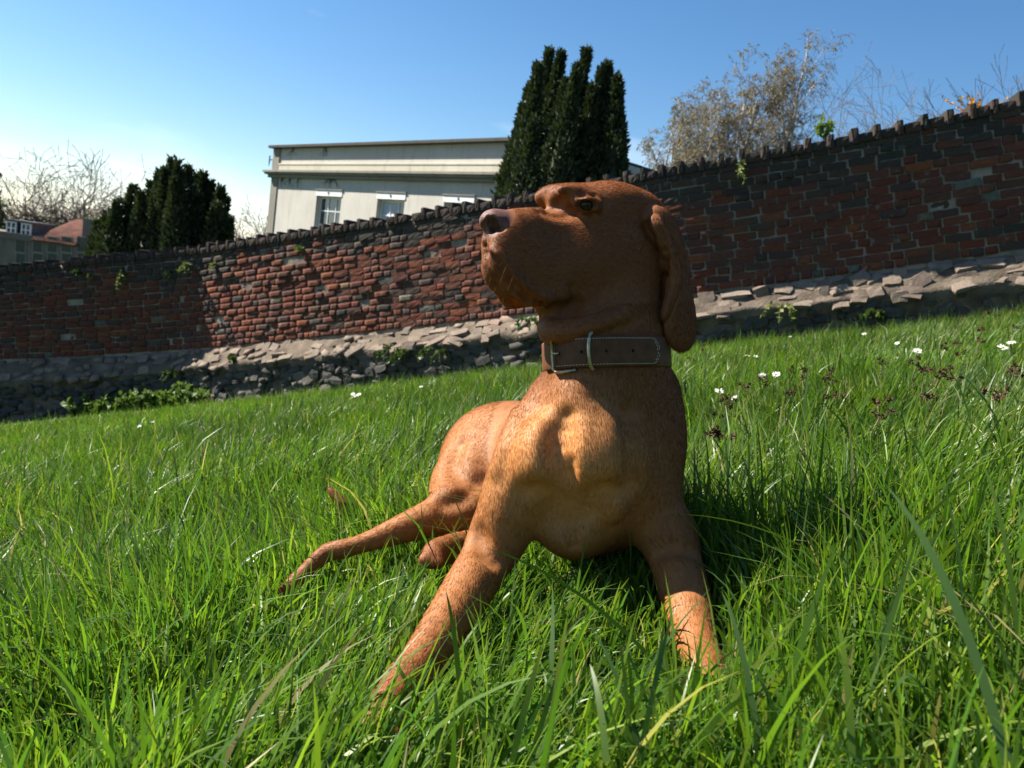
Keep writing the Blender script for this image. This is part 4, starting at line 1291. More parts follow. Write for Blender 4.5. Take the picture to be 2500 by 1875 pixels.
# ------------------------------------------------------------------ short coat: hairs lying along the body
def vert_normals(V, Q):
    n = np.cross(V[Q[:, 2]] - V[Q[:, 0]], V[Q[:, 3]] - V[Q[:, 1]])
    N = np.zeros_like(V)
    for k in range(4):
        for q in range(3):
            N[:, q] += np.bincount(Q[:, k], n[:, q], len(V))
    return N / (np.linalg.norm(N, axis=1)[:, None] + 1e-12)
DN = vert_normals(DV, DQ)
if (DN * (DV - DV.mean(0))).sum() < 0: DN = -DN
def hair_mat():
    mt, nt, out = new_mat('russet_hair'); T = NT(nt)
    r = T.n('HairInfo').outputs['Random']
    a = T.n('Attribute', {'attribute_name': 'tone'}).outputs['Fac']
    c = T.ramp(r, [(0.0, COAT[0]), (0.5, COAT[1]), (1.0, COAT[2])])
    c = T.mix(a, c, COAT_SUNLIT)
    b = T.n('BsdfPrincipled', None, Base_Color=c, Roughness=0.45)
    b.inputs['Specular IOR Level'].default_value = 0.2
    tr = T.n('BsdfTranslucent', None, Color=c)
    T.set(out.inputs['Surface'], T.n('MixShader', None, i0=0.4, i1=b, i2=tr))
    return mt
rf = np.random.default_rng(5)
NH = 380000
qa = np.linalg.norm(np.cross(DV[DQ[:, 2]] - DV[DQ[:, 0]], DV[DQ[:, 3]] - DV[DQ[:, 1]]), axis=1)
head_w = np.exp(-(np.linalg.norm(DV[DQ[:, 0]] - C(1430, 640, 1.0), axis=1) / 0.22) ** 4)
facing = (DN[DQ[:, 0]] * -DV[DQ[:, 0]]).sum(1) / np.linalg.norm(DV[DQ[:, 0]], axis=1) > -0.45
pr = qa * (1 + 1.2 * head_w) * np.where(facing, 1, 0.15); pr /= pr.sum()
fq = rf.choice(len(DQ), NH, p=pr)
w4 = rf.dirichlet((1, 1, 1, 1), NH)
mixq = lambda A: (A[DQ[fq]] * w4[..., None]).sum(1)
hp_, hn_, hf_, hc_ = mixq(DV), mixq(DN), mixq(DFLOW), mixq(DCOL)
keep = (hc_[:, 0] < 0.15) & (hc_[:, 1] < 0.5)
hp_, hn_, hf_, hc_ = hp_[keep], hn_[keep], hf_[keep], hc_[keep]; NH = len(hp_)
hn_ /= np.linalg.norm(hn_, axis=1)[:, None]
# lie: along the flow, swirling a little from place to place
sw = np.stack([np.sin(41 * hp_[:, 1] + 9), np.sin(37 * hp_[:, 2] + 3), np.sin(43 * hp_[:, 0] + 5)], 1) * 0.12
hf_ = hf_ + sw + rf.normal(0, 0.08, (NH, 3))
ht = hf_ - (hf_ * hn_).sum(1)[:, None] * hn_; ht /= np.linalg.norm(ht, axis=1)[:, None] + 1e-9
ishead = np.exp(-(np.linalg.norm(hp_ - C(1400, 600, 1.0), axis=1) / 0.16) ** 4)
ln = (0.0054 - 0.0016 * ishead) * rf.uniform(0.7, 1.25, NH)
lift = rf.uniform(0.07, 0.24, NH)
t4 = np.array([0, 0.35, 0.7, 1.0])
pts = hp_[:, None] - hn_[:, None] * 0.0002 + ht[:, None] * (ln[:, None] * t4)[..., None] + hn_[:, None] * (ln[:, None] * lift[:, None] * (t4 - 0.45 * t4 ** 2))[..., None]
# whiskers and lip bristles
wk = []
for px, py in [(1215, 690), (1230, 712), (1200, 668), (1250, 728), (1196, 640), (1240, 640), (1262, 655), (1280, 668), (1255, 620), (1300, 690), (1285, 640)]:
    s0 = skin_at(px, py)
    if s0 is not None:
        d = np.array([-0.55 + rf.normal(0, .25), -0.65 + rf.normal(0, .2), -0.35]); d /= np.linalg.norm(d)
        L_ = rf.uniform(0.014, 0.028)
        wk.append(s0 + (d * L_) * t4[:, None] + np.array([0, -1, 0]) * (0.006 * t4 ** 2)[:, None])
pts = np.concatenate([pts, np.array(wk)])
cu = bpy.data.hair_curves.new('fur')
nC = len(pts)
cu.add_curves([4] * nC)
cu.points.foreach_set('position', cam2world(pts.reshape(-1, 3)).astype(np.float32).ravel())
ra = cu.attributes.get('radius') or cu.attributes.new('radius', 'FLOAT', 'POINT')
ra.data.foreach_set('value', np.tile(np.array([0.00010, 0.00009, 0.00007, 0.00002], np.float32), nC))
ta_ = cu.attributes.new('tone', 'FLOAT', 'CURVE')
ta_.data.foreach_set('value', np.concatenate([hc_[:, 2], np.ones(len(wk)) * .3]).astype(np.float32))
cu.materials.append(hair_mat())
fur = bpy.data.objects.new('fur', cu); COL.objects.link(fur); child(fur, dog)
fur['kind'] = 'stuff'
# ------------------------------------------------------------------ collar
def leather_mat():
    mt, nt, out = new_mat('tan_leather'); T = NT(nt)
    co = T.n('TexCoord').outputs['Object']
    c = T.ramp(T.noise(co, 60, 5), [(0.3, (0.082, 0.032, 0.014)), (0.7, (0.145, 0.060, 0.027))])
    c = T.mix(T.rng(T.noise(co, 500, 3), 0.5, 0.8, 0, 0.4), c, (0.055, 0.024, 0.012))
    b = T.n('BsdfPrincipled', None, Base_Color=c, Roughness=0.55)
    b.inputs['Specular IOR Level'].default_value = 0.2
    T.set(b.inputs['Normal'], T.bump(T.noise(co, 700, 4), 0.5, 0.0006))
    T.set(out.inputs['Surface'], b)
    return mt
M_leather = leather_mat()
M_thread = simple_mat('cream_thread', (0.55, 0.47, 0.36), 0.8, 0.2, var=0.15)
M_brass = simple_mat('dull_brass', (0.42, 0.36, 0.23), 0.32, 0.5, metal=0.9, var=0.25, scale=200)
M_holedark = simple_mat('punched_hole', (0.02, 0.012, 0.008), 0.9, 0.1)
cc = C(1486, 868, 1.035)
cA = np.array([-0.035, 1.0, 0.03]); cA /= np.linalg.norm(cA)
cX = np.cross(cA, [0, 0, 1.0]); cX /= np.linalg.norm(cX); cX = cX if cX[0] > 0 else -cX
cZ = np.cross(cX, cA); cZ = cZ if cZ[2] < 0 else -cZ          # towards the camera
NT_ = 180
th = 2 * np.pi * np.arange(NT_) / NT_
def field(p):
    ix = np.clip(np.round((p - G_LO) / VOX).astype(int), 0, G_N - 1)
    return PHI[ix[..., 0], ix[..., 1], ix[..., 2]]
rads = np.zeros(NT_)
for v in (-0.015, 0.0, 0.015):
    rr = np.arange(0.03, 0.11, 0.001)
    d = np.cos(th)[:, None] * cX + np.sin(th)[:, None] * cZ
    pts = cc + v * cA + d[:, None, :] * rr[None, :, None]
    inside = field(pts) < 0
    first = np.where((~inside).any(1), np.argmax(~inside, 1), len(rr) - 1)
    rads = np.maximum(rads, rr[first])
rads = np.clip(rads, np.median(rads) * 0.85, np.median(rads) * 1.16)
for _ in range(14): rads = (np.roll(rads, 1) + 2 * rads + np.roll(rads, -1)) / 4
def ring(t, v, off):
    t = np.asarray(t, float)
    r_ = np.interp(t % (2 * np.pi), np.append(th, 2 * np.pi), np.append(rads, rads[0])) + off
    p = cc + np.multiply.outer(np.asarray(v, float), cA) + r_[..., None] * (np.cos(t)[..., None] * cX + np.sin(t)[..., None] * cZ)
    return p
tn = np.linspace(0.0, np.pi, 400)
pxn = CX + FPX * ring(tn, np.zeros(400), 0.006)[:, 0] / ring(tn, np.zeros(400), 0.006)[:, 2]
def t_of(px):                                   # near side only
    i = np.argsort(pxn); return float(np.interp(px, pxn[i], tn[i]))
collar_c = cam2world(cc)
collar = empty('dog_collar', collar_c)
tag(collar, 'brown leather collar with pale stitching and brass buckle round the neck of the dog', 'collar')
def strap(name, ts, hw, o0, o1, closed, mat, hfun=None):
    """leather band with softened edges between offsets o0 and o1"""
    prof = [(-1, .25), (-.97, .85), (-.9, 1), (-.5, 1), (0, 1), (.5, 1), (.9, 1), (.97, .85), (1, .25), (1, 0), (0, 0), (-1, 0)]
    m_ = len(prof); V = []
    for t in ts:
        h = hw if hfun is None else hfun(t)
        for a, b in prof:
            V.append(ring(np.array(t), np.array(a * h), o0 + (o1 - o0) * b))
    V = np.array(V).reshape(-1, 3); n = len(ts)
    i = np.arange(n if closed else n - 1)
    F = np.concatenate([np.stack([(i * m_ + q), (i * m_ + (q + 1) % m_), ((i + 1) % n * m_ + (q + 1) % m_), ((i + 1) % n * m_ + q)], 1) for q in range(m_)])
    Fl = [F]
    if not closed:
        Fl.append(np.array([list(range(m_)), list(range((n - 1) * m_, n * m_))[::-1]]))
    return mesh_np(name, cam2world(V), Fl, mat, collar)
HWC = 0.0185
strap('band', th, HWC, -0.002, 0.0022, True, M_leather)
tl, tr = t_of(1354), t_of(1613)
tt_ = np.linspace(tl, tr, 60)
sgn = np.sign(tr - tl)
rmid = float(np.median(rads))
def taper(t):
    e = abs(tr - t) * rmid
    return HWC * (math.sqrt(max(1 - (1 - e / 0.016) ** 2, 0.02)) if e < 0.016 else 1.0) * 0.98
strap('strap_end', tt_, HWC, 0.0020, 0.0050, False, M_leather, taper)
# stitching along both edges and round the tip
mb = MB()
def stitch(t, v, t2, v2):
    a, b = ring(np.array(t), np.array(v), 0.0052), ring(np.array(t2), np.array(v2), 0.0052)
    mb.tube([cam2world(a), cam2world((a + b) / 2 + (a - cc) * 0.004), cam2world(b)], [0.00035, 0.0005, 0.00035], 4)
n_st = 40
for side in (-1, 1):
    for q in range(n_st):
        t0 = tl + (tr - tl) * (q + 0.15) / n_st; t1 = tl + (tr - tl) * (q + 0.8) / n_st
        stitch(t0, side * (taper(t0) - 0.0032), t1, side * (taper(t1) - 0.0032))
for q in range(6):
    a0, a1 = -1.1 + 2.2 * (q + .1) / 6, -1.1 + 2.2 * (q + .8) / 6
    e = 0.004
    te = lambda a: tr - sgn * (0.0045 + 0.0105 * (1 - math.cos(a))) / rmid
    stitch(te(a0), math.sin(a0) * 0.0125, te(a1), math.sin(a1) * 0.0125)
mb.build('stitching', M_thread, collar, True)
for px in (1362, 1419, 1479, 1546):
    t = t_of(px); p = cam2world(ring(np.array(t), np.array(0.0), 0.0046)); q = cam2world(ring(np.array(t), np.array(0.0), 0.0053))
    mb = MB(); mb.tube([p, q], 0.0021, 12); mb.build('punched_hole', M_holedark, collar)
# D-ring hanging from its keeper
t = t_of(1440); tw = t_of(1447)
pts = []
for q in range(17):
    a = -math.pi / 2 + math.pi * q / 16
    pts.append(cam2world(ring(np.array(tw + (t - tw) * math.cos(a)), np.array(0.0215 * math.sin(a)), 0.0065 + 0.006 * math.cos(a))))
mb = MB(); mb.tube(pts, 0.0021, 8); mb.build('ring', M_brass, collar, True)
# buckle frame and prong
mb = MB()
ta, tb = t_of(1352), t_of(1403)
def rp(t, v, o): return cam2world(ring(np.array(t), np.array(v), o))
fr = [rp(tb, 0.0205, .004), rp(ta + (tb - ta) * .5, 0.0222, .0075), rp(ta + (tb - ta) * .12, 0.0215, .0085), rp(ta, 0.018, .0085), rp(ta, 0, .009), rp(ta, -0.018, .0085), rp(ta + (tb - ta) * .12, -0.0215, .0085), rp(ta + (tb - ta) * .5, -0.0222, .0075), rp(tb, -0.0205, .004)]
mb.tube(fr, 0.0019, 8); mb.build('buckle', M_brass, collar, True)
mb = MB(); mb.tube([rp(ta, 0.0, .0105), rp(ta + (tb - ta) * .3, 0.0, .0075)], 0.0014, 8); mb.build('prong', M_brass, collar, True)
# ------------------------------------------------------------------ grass
rg = np.random.default_rng(99)
def grass_mat():
    mt, nt, out = new_mat('grass_blade'); T = NT(nt)
    c = T.n('Attribute', {'attribute_name': 'col'}).outputs['Color']
    b = T.n('BsdfPrincipled', None, Base_Color=c, Roughness=0.42)
    b.inputs['Specular IOR Level'].default_value = 0.42
    tr = T.n('BsdfTranslucent', None, Color=T.mix(1.0, c, (1.35, 1.6, 0.75), 'MULTIPLY'))
    T.set(out.inputs['Surface'], T.n('MixShader', None, i0=0.42, i1=b, i2=tr))
    return mt
M_grass = grass_mat()
def vnoise(x, y, s, seed=0):
    """smooth value noise"""
    r = np.random.default_rng(seed); tab = r.random((64, 64))
    u, v = x * s + 17.3, y * s + 5.1
    i, j = np.floor(u).astype(int), np.floor(v).astype(int); f, g = u - i, v - j
    f, g = f * f * (3 - 2 * f), g * g * (3 - 2 * g); i %= 64; j %= 64
    a, b = tab[i, j], tab[(i + 1) % 64, j]; c, d = tab[i, (j + 1) % 64], tab[(i + 1) % 64, (j + 1) % 64]
    return a + (b - a) * f + (c - a) * g + (a - b - c + d) * f * g
def wall_clear(x, y):
    """distance in front of the wall plane"""
    best = np.full(len(x), 1e9); p = np.stack([x, y], 1)
    for a, b in zip(WP[:-1], WP[1:]):
        t = (b - a) / np.linalg.norm(b - a); n = np.array([t[1], -t[0]])
        best = np.where(np.abs((p - a) @ n) < np.abs(best), (p - a) @ n, best) if False else np.minimum(best, (p - a) @ n)
    return best
def inside_dog(Pw, margin=0.0):
    q = Pw @ CAM.T
    ix = np.round((q - G_LO) / VOX).astype(int)
    ok = np.all((ix >= 0) & (ix < G_N), -1)
    ix = np.clip(ix, 0, G_N - 1)
    return ok & (PHI[ix[..., 0], ix[..., 1], ix[..., 2]] < margin)
def blades(x, y, h, w, nseg, lean, az, face, cols):
    n = len(x); t = np.linspace(0, 1, nseg + 1)
    root = np.stack([x, y, ground_z(x, y) + micro(x, y) - 0.004], 1)
    ld = np.stack([np.cos(az), np.sin(az), np.zeros(n)], 1)
    fd = np.stack([np.cos(face), np.sin(face), np.zeros(n)], 1)
    up = 1 - 0.42 * lean[:, None] * t[None] ** 1.6
    pos = root[:, None] + np.array([0, 0, 1.0]) * (h[:, None] * t[None] * up)[..., None] + ld[:, None] * (h[:, None] * lean[:, None] * (0.25 * t + 0.75 * t * t)[None])[..., None]
    tw = face[:, None] + (rg.normal(0, .5, n))[:, None] * t[None]
    fdv = np.stack([np.cos(tw), np.sin(tw), np.zeros_like(tw)], -1)
    wd = w[:, None] * np.minimum(1.0, 0.75 + 0.5 * t)[None] * np.clip(1 - t, 0, 1)[None] ** 0.55
    bad = inside_dog(pos, 0.002).any(1)
    pos, fdv, wd, cols = pos[~bad], fdv[~bad], wd[~bad], cols[~bad]; n = len(pos)
    L = pos[:, :-1] - fdv[:, :-1] * wd[:, :-1, None] / 2; Rr = pos[:, :-1] + fdv[:, :-1] * wd[:, :-1, None] / 2
    V = np.concatenate([np.stack([L, Rr], 2).reshape(n, -1, 3), pos[:, -1:]], 1)      # (n, 2*nseg+1, 3)
    m_ = 2 * nseg + 1; base = np.arange(n)[:, None] * m_
    Fq = np.concatenate([base + np.array([[2 * q, 2 * q + 1, 2 * q + 3, 2 * q + 2]]) for q in range(nseg - 1)]) if nseg > 1 else np.zeros((0, 4), int)
    Ft = base + np.array([[2 * nseg - 2, 2 * nseg - 1, 2 * nseg]])
    return V.reshape(-1, 3), Fq, Ft, np.repeat(cols, m_, 0)
PAL = np.array([(0.038, 0.080, 0.009), (0.056, 0.105, 0.011), (0.076, 0.128, 0.013), (0.044, 0.088, 0.020), (0.105, 0.148, 0.014)])
def grass_cols(n, x, y, dry=0.03):
    c = PAL[rg.integers(0, len(PAL), n)] * rg.uniform(0.85, 1.4, (n, 1))
    k = vnoise(x, y, 0.9, 3)[:, None]
    c = c * (0.80 + 0.45 * k) * np.array([1 + 0.0, 1, 1])
    d = rg.random(n) < dry
    c[d] = np.array([0.30, 0.25, 0.11]) * rg.uniform(0.6, 1.2, (d.sum(), 1))
    return c
PRESSED = ((1650, 1480, .90, .10, .42), (1690, 1600, .80, .09, .5), (1740, 1720, .72, .08, .6), (1400, 1400, .95, .10, .6), (1140, 1440, .92, .07, .5), (1010, 1640, .79, .07, .5), (960, 1380, 1.15, .09, .55), (760, 1420, 1.15, .08, .6), (1060, 1380, 1.06, .06, .5))
def field_of(d0, d1, dens, hmean, wmean, nseg, half=40, dry=0.03, rect=None):
    if rect is None:
        area = R(2 * half) / 2 * (d1 * d1 - d0 * d0); n = int(area * dens)
        d = np.sqrt(rg.uniform(d0 * d0, d1 * d1, n)); a = R(90) + R(half) * rg.uniform(-1, 1, n)
        x, y = d * np.cos(a), d * np.sin(a)
    else:                                             # the sward goes on to both sides
        x0, x1, y0, y1 = rect; n = int((x1 - x0) * (y1 - y0) * dens)
        x, y = rg.uniform(x0, x1, n), rg.uniform(y0, y1, n)
        ok = (np.abs(np.arctan2(x, y)) > R(half - 1)) | (np.hypot(x, y) < d0) | (np.hypot(x, y) > d1)
        x, y = x[ok], y[ok]
    ok = wall_clear(x, y) > 0.24
    x, y = x[ok], y[ok]; n = len(x)
    tuft = vnoise(x, y, 5.5, 1); big = vnoise(x, y, 1.3, 2)
    keep = rg.random(n) < (0.30 + 1.0 * tuft)
    x, y, tuft, big = x[keep], y[keep], tuft[keep], big[keep]; n = len(x)
    h = hmean * (0.50 + 0.75 * tuft + 0.35 * big) * rg.gamma(9, 1 / 9, n)
    for (mx, my, mZ, mr, mk) in PRESSED:          # trodden and pressed down by the dog
        c_ = P(mx, my, mZ); h = h * (1 - (1 - mk) * np.exp(-((x - c_[0]) ** 2 + (y - c_[1]) ** 2) / mr ** 2))
    w = wmean * rg.uniform(0.55, 1.35, n)
    flow = 2 * np.pi * vnoise(x, y, 2.2, 5) * 1.3
    az = np.where(rg.random(n) < 0.65, flow + rg.normal(0, .7, n), rg.uniform(0, 2 * np.pi, n))
    lean = np.clip(rg.gamma(1.8, 0.20, n) + 0.08, 0.05, 1.4)
    return blades(x, y, h, w, nseg, lean, az, rg.uniform(0, 2 * np.pi, n), grass_cols(n, x, y, dry))
def join(parts):
    V, Q, T_, Cc_, off = [], [], [], [], 0
    for v, q, t, c in parts:
        V.append(v); Q.append(q + off); T_.append(t + off); Cc_.append(c); off += len(v)
    return np.concatenate(V), [np.concatenate(Q), np.concatenate(T_)], np.concatenate(Cc_)
parts = [field_of(0.22, 0.70, 21000, 0.100, 0.0056, 6, 44, 0.03), field_of(0.70, 1.35, 21000, 0.090, 0.0047, 5, 42),
         field_of(1.35, 2.6, 11000, 0.088, 0.0048, 4, 40), field_of(2.6, 5.0, 5600, 0.085, 0.0052, 3, 39)]
parts += [field_of(0.22, 1.35, 7500, 0.10, 0.0058, 5, 42, .03, (-1.7, 1.7, -0.5, 1.3)), field_of(1.3, 5.0, 2600, 0.09, 0.0055, 3, 39, .03, (-4.6, 4.6, 1.3, 4.2))]
# long single blades standing above the sward
def hero(px0, py0, Z0, px1, py1, Z1, w, n=9):
    a, b = P(px0, py0, Z0), P(px1, py1, Z1)
    t = np.linspace(0, 1, n + 1)[:, None]
    sag = np.array([0, 0, 1.0]) * (0.10 * np.linalg.norm(b - a) * 4 * t * (1 - t))
    pos = a + (b - a) * t + sag
    sd_ = np.cross(b - a, [0, 1, 0.3]); sd_ /= np.linalg.norm(sd_)
    wd = w * np.minimum(1, .7 + .6 * t[:, 0]) * np.clip(1 - t[:, 0], 0, 1) ** .6
    V = np.concatenate([np.stack([pos[:-1] - sd_ * wd[:-1, None] / 2, pos[:-1] + sd_ * wd[:-1, None] / 2], 1).reshape(-1, 3), pos[-1:]])
    Q = np.array([[2 * q, 2 * q + 1, 2 * q + 3, 2 * q + 2] for q in range(n - 1)])
    return V, Q, np.array([[2 * n - 2, 2 * n - 1, 2 * n]]), np.repeat(PAL[[rg.integers(1, 5)]] * rg.uniform(1.0, 1.4), len(V), 0)
for h_ in ((1720, 1760, .60, 1178, 1335, .66, .0052), (1130, 1800, .62, 1088, 1440, .62, .0062), (1250, 1860, .52, 1330, 1560, .56, .006), (1330, 1875, .50, 1385, 1500, .55, .0055),
           (2460, 1860, .40, 2160, 1180, .46, .0070), (2200, 1500, .80, 1665, 1255, .86, .0030), (2490, 1600, .55, 2390, 1110, .62, .0052),
           (1850, 1800, .50, 1760, 1440, .54, .005), (2080, 1850, .45, 2040, 1500, .5, .0065),
           (250, 1860, .5, 60, 1560, .55, .006), (1560, 1850, .5, 1640, 1500, .56, .0052), (1480, 1860, .48, 1440, 1620, .52, .006), (586, 1130, 2.2, 580, 985, 2.2, .004)):
    parts.append(hero(*h_))
V, F, Cg = join(parts)
g_near = mesh_np('grass', V, F, M_grass, None, True, Cg)
tag(g_near, 'long lush green grass round the dog', 'grass', None, 'stuff')
V, F, Cg = join([field_of(5.0, 8.5, 2600, 0.085, 0.0058, 2, 38, .05), field_of(8.5, 15.5, 1250, 0.08, 0.0085, 2, 37, .06)])
g_far = mesh_np('meadow_grass', V, F, M_grass, None, True, Cg)
tag(g_far, 'shorter grass of the slope in front of the wall', 'grass', None, 'stuff')
# ------------------------------------------------------------------ small plants and flowers
rp_ = np.random.default_rng(17)
M_nettle = leaf_mat('nettle_leaf', (0.06, 0.12, 0.02), (0.13, 0.21, 0.035), 0.35)
M_fern = leaf_mat('wall_fern', (0.10, 0.13, 0.03), (0.22, 0.24, 0.07), 0.3)
M_ivy = leaf_mat('ivy_leaf', (0.03, 0.06, 0.014), (0.085, 0.125, 0.03), 0.2, 0.4)
M_stem = simple_mat('green_stem', (0.05, 0.085, 0.02), 0.6, 0.3)
M_petal = simple_mat('white_petal', (0.62, 0.62, 0.60), 0.6, 0.3, var=0.05)
M_disc = simple_mat('yellow_disc', (0.50, 0.32, 0.02), 0.7, 0.2, var=0.15)
M_rush = simple_mat('brown_seed_head', (0.075, 0.042, 0.022), 0.8, 0.2, var=0.5, scale=200)
M_deadstem = simple_mat('dry_stem', (0.12, 0.11, 0.045), 0.8, 0.2, var=0.3)

def wall_point(px, py, off=0.02):
    d = cam2world([(px - CX) / FPX, (CY - py) / FPX, 1.0])
    s = np.linspace(0.3, WL - 0.3, 3000); t2 = wtan(s)
    pl_ = wplan(s) + off * np.stack([t2[:, 1], -t2[:, 0]], 1)
    i = np.argmin(np.abs(pl_[:, 0] * d[1] - pl_[:, 1] * d[0]))
    t = np.linalg.norm(pl_[i]) / np.linalg.norm(d[:2])
    return np.array([pl_[i][0], pl_[i][1], t * d[2]]), np.array([t2[i][1], -t2[i][0], 0.0])
def meadow_point(px, py, h):
    """where a line of sight comes to h above the ground"""
    d = cam2world([(px - CX) / FPX, (CY - py) / FPX, 1.0])
    t = np.arange(0.5, 16, 0.004)
    p = d[None] * t[:, None]
    g = p[:, 2] - ground_z(p[:, 0], p[:, 1]) - h
    k = np.nonzero(g < 0)[0]
    return p[k[0]] if len(k) else p[-1]

def leafy_plant(name, base, stems, h, spread, L, W, nl, mat, label, group, droop=0.0, out=None):
    t = empty(name, base); tag(t, label, 'plant', group)
    lines, P_, D_ = [], [], []
    for q in range(stems):
        a = rp_.uniform(0, 2 * np.pi); d = np.array([math.cos(a) * spread, math.sin(a) * spread, 1.0 - droop]) + (0 if out is None else np.asarray(out) * 0.7)
        hh = h * rp_.uniform(.6, 1.1); b = np.asarray(base) + np.array([math.cos(a), math.sin(a), 0]) * spread * h * .35
        f = np.linspace(0, 1, 5)[:, None]
        pts = b + d * hh * f + np.array([0, 0, -droop * hh]) * f * f
        lines.append((pts, np.linspace(.004, .002, 5)))
        k = rp_.uniform(0.15, 1, nl); i = np.minimum((k * 4).astype(int), 3)
        P_.append(pts[i] + (pts[i + 1] - pts[i]) * (k * 4 - i)[:, None])
        D_.append(rp_.normal(0, .8, (nl, 3)) + np.array([0, 0, .15]) + (0 if out is None else np.asarray(out)))
    V, F = tubes_mesh(lines, 3); mesh_np('stem', V, F, M_stem, t)
    P_, D_ = np.concatenate(P_), np.concatenate(D_); D_ /= np.linalg.norm(D_, axis=1)[:, None]
    V, F = leaves(P_, D_, L, W, rp_); mesh_np('leaves', V, F, mat, t, False)
    return t
# nettles at the foot of the wall
for i, (px, py, sz) in enumerate(((322, 1000, .9), (352, 992, 1.15), (388, 988, 1.0), (418, 982, 1.05), (452, 978, 1.1), (478, 985, .8))):
    p, n = wall_point(px, py, 0.45); p[2] = float(ground_z(p[0], p[1]))
    leafy_plant('nettle', p, 12, 0.26 * sz, 0.55, 0.085, 0.055, 14, M_nettle, 'sunlit bright green nettle clump at the foot of the wall', 'sunlit nettles at the wall foot')
for i, (px, py, sz) in enumerate(((190, 1010, .9), (228, 1005, 1.1), (262, 1003, .9), (292, 1004, .8))):
    p, n = wall_point(px, py, 0.40); p[2] = float(ground_z(p[0], p[1]))
    leafy_plant('nettle', p, 10, 0.24 * sz, 0.55, 0.085, 0.055, 12, M_nettle, 'nettle clump in the shade at the foot of the wall', 'shaded nettles at the wall foot')
# plants rooted in the brickwork
for px, py, h, nl, lab, m_, dr in ((304, 660, .22, 26, 'dry grassy tuft hanging from the bricks of the shaded end', M_fern, 1.3), (458, 642, .20, 20, 'yellow green fern just under the coping by the yew bush', M_fern, .9), (412, 664, .10, 12, 'small fern in the brick joints below the yew bush', M_fern, .9),
                                   (190, 662, .10, 14, 'small pale weed in the bricks below the old building', M_ivy, .7), (224, 672, .08, 10, 'tiny fern in the joints near the pale weed', M_fern, .8), (736, 610, .09, 10, 'single green sprig in the bricks below the house', M_nettle, .5),
                                   (1808, 396, .14, 16, 'hanging fern under the coping beyond the head of the dog', M_fern, 1.2), (524, 645, .08, 10, 'little fern near the lit edge of the bricks', M_fern, .9)):
    p, n = wall_point(px, py, 0.02)
    leafy_plant('wall_fern', p, 6, h, .35, .05, .018, nl, m_, lab, None, dr, n * .5)
for px, py, w_, lab in ((960, 846, .30, 'ivy trailing over the ledge stones below the middle window'), (1010, 858, .32, 'thick ivy patch hanging off the ledge under the bricks'), (1068, 852, .26, 'end of the ivy patch on the ledge'), (1285, 775, .26, 'creeping weed on the ledge behind the throat of the dog'),
                        (1268, 905, .12, 'small pale weed on the plinth face by the dog'), (430, 905, .22, 'small creeper on the ledge near the shaded end'), (560, 870, .14, 'sprig growing on the ledge slabs'), (1190, 900, .16, 'weed low on the plinth face left of the collar'),
                        (2135, 760, .12, 'small weed on the plinth above the daisies'), (1905, 745, .22, 'dry brown tuft hanging over the ledge')):
    p, n = wall_point(px, py, 0.22)
    leafy_plant('ivy', p, 9, w_ * .8, .8, .045, .036, 14, M_fern if 'dry' in lab else M_ivy, lab, None, .9, n * .4)
p, n = wall_point(2010, 322, -0.18)
leafy_plant('wall_fern', p - np.array([0, 0, .05]), 10, .16, .5, .06, .03, 14, M_spring, 'yellow green tuft sprouting on top of the coping', None, 0)

# daisies
def make_daisy(p, r, tilt):
    t = empty('daisy', (p[0], p[1], float(ground_z(p[0], p[1]))))
    b = np.array([p[0] + rp_.normal(0, .01), p[1] + rp_.normal(0, .01), float(ground_z(p[0], p[1]))])
    mb = MB(); mb.tube([b, (b + p) / 2 + rp_.normal(0, .004, 3), p], .0012, 5); mb.build('stem', M_stem, t, True)
    n = np.array([math.sin(tilt[0]), math.sin(tilt[1]), 1.0]); n /= np.linalg.norm(n)
    a = np.cross(n, [0, 1, 0]); a /= np.linalg.norm(a); c = np.cross(n, a)
    mb = MB()
    for q in range(15):
        an = 2 * math.pi * q / 15 + rp_.normal(0, .06); d = math.cos(an) * a + math.sin(an) * c; s = np.cross(n, d)
        L = r * rp_.uniform(.88, 1.1); up = n * rp_.uniform(-.12, .22) * r
        pts = [p + d * .25 * r - s * .05 * r, p + d * .25 * r + s * .05 * r, p + d * .7 * L + s * .13 * r + up * .6, p + d * L + s * .05 * r + up, p + d * L - s * .05 * r + up, p + d * .7 * L - s * .13 * r + up * .6]
        mb.add(pts, [(0, 1, 2, 5), (5, 2, 3, 4)])
    mb.build('petals', M_petal, t)
    bm_ = bmesh.new(); bmesh.ops.create_uvsphere(bm_, u_segments=10, v_segments=6, radius=1.0)
    me = bpy.data.meshes.new('disc'); bm_.to_mesh(me); bm_.free()
    o = link_mesh('disc', me, M_disc); o.location = [float(v) for v in p + n * .02 * r]; o.scale = (r * .3, r * .3, r * .18); child(o, t)
    return t
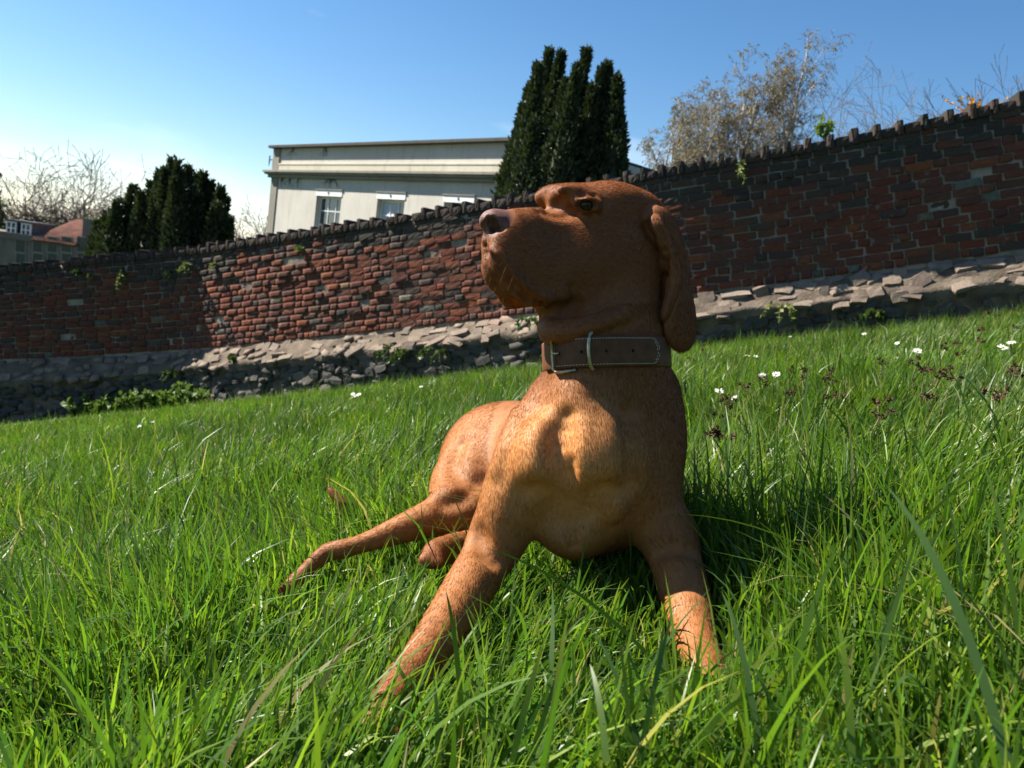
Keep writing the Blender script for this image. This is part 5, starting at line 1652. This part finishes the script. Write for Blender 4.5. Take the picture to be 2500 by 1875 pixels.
for i, (px, py, r) in enumerate(((862, 962, .016), (876, 963, .016), (868, 967, .014), (1824, 868, .014), (1845, 870, .011), (1862, 917, .014), (1895, 914, .013), (2239, 857, .016), (2448, 848, .015), (2469, 836, .014), (1756, 955, .014), (1929, 822, .012), (2110, 815, .014), (372, 1030, .015), (340, 1041, .014), (1028, 944, .014), (2190, 728 + 110, .010), (1795, 972, .010))):
    p = meadow_point(px, py, 0.105 if px > 1200 else 0.10)
    t = make_daisy(p, r, (rp_.normal(-.3, .25), rp_.normal(-.35, .25)))
    tag(t, 'white daisy open in the grass far behind the hind leg' if px < 1100 else 'white daisy open in the grass behind the shadow of the dog', 'flower', 'daisies below the plinth' if px < 1100 else 'daisies beside the dog')

# field woodrush: thin stalks with brown clustered heads
def make_rush(p):
    g = float(ground_z(p[0], p[1])); t = empty('woodrush', (p[0], p[1], g))
    b = np.array([p[0] + rp_.normal(.0, .02), p[1] + rp_.normal(0, .02), g])
    bend = np.array([rp_.normal(0, .012), rp_.normal(0, .012), .0])
    mb = MB(); mb.tube([b, b + (p - b) * .4 + bend * .5, b + (p - b) * .8 + bend, p], [.0013, .0012, .0010, .0008], 5); mb.build('stem', M_deadstem, t, True)
    for q in range(rp_.integers(2, 5)):
        d = np.array([rp_.normal(0, 1), rp_.normal(0, 1), rp_.uniform(-.2, 1.1)]); d /= np.linalg.norm(d)
        hd = p + d * rp_.uniform(.004, .020)
        mb = MB(); mb.tube([p, hd], .0006, 4)
        P_ = np.repeat(hd[None], 16, 0); D_ = rp_.normal(0, 1, (16, 3)) + d * .6; D_ /= np.linalg.norm(D_, axis=1)[:, None]
        V, F = leaves(P_, D_, .0085, .0034, rp_); mb.add(V, [tuple(f) for f in F]); mb.build('seed_head', M_rush, t)
    return t
RUSH = ((1809, 945), (1836, 947), (1870, 938), (1781, 983), (1792, 991), (1798, 1023), (1754, 1016), (1938, 911), (1959, 903), (1963, 924), (2018, 915), (2026, 941), (2039, 970), (1933, 966), (2149, 890), (2237, 892), (2258, 903),
        (2275, 903), (2307, 907), (2292, 924), (2324, 930), (2402, 805), (2393, 831), (2313, 850), (2334, 839), (2343, 867), (2461, 911), (2473, 919), (2258, 970), (2427, 974), (2444, 970), (2149, 1016), (2144, 991), (2478, 797), (1743, 1063), (1756, 1067), (2410, 760), (2440, 770), (2350, 775), (2470, 760), (1720, 860), (1690, 880))
for px, py in RUSH:
    t = make_rush(meadow_point(px, py, rp_.uniform(.125, .16)))
    tag(t, 'thin woodrush stalk with brown seed heads in the grass beside the dog', 'wild flower', 'woodrush stalks beside the dog')
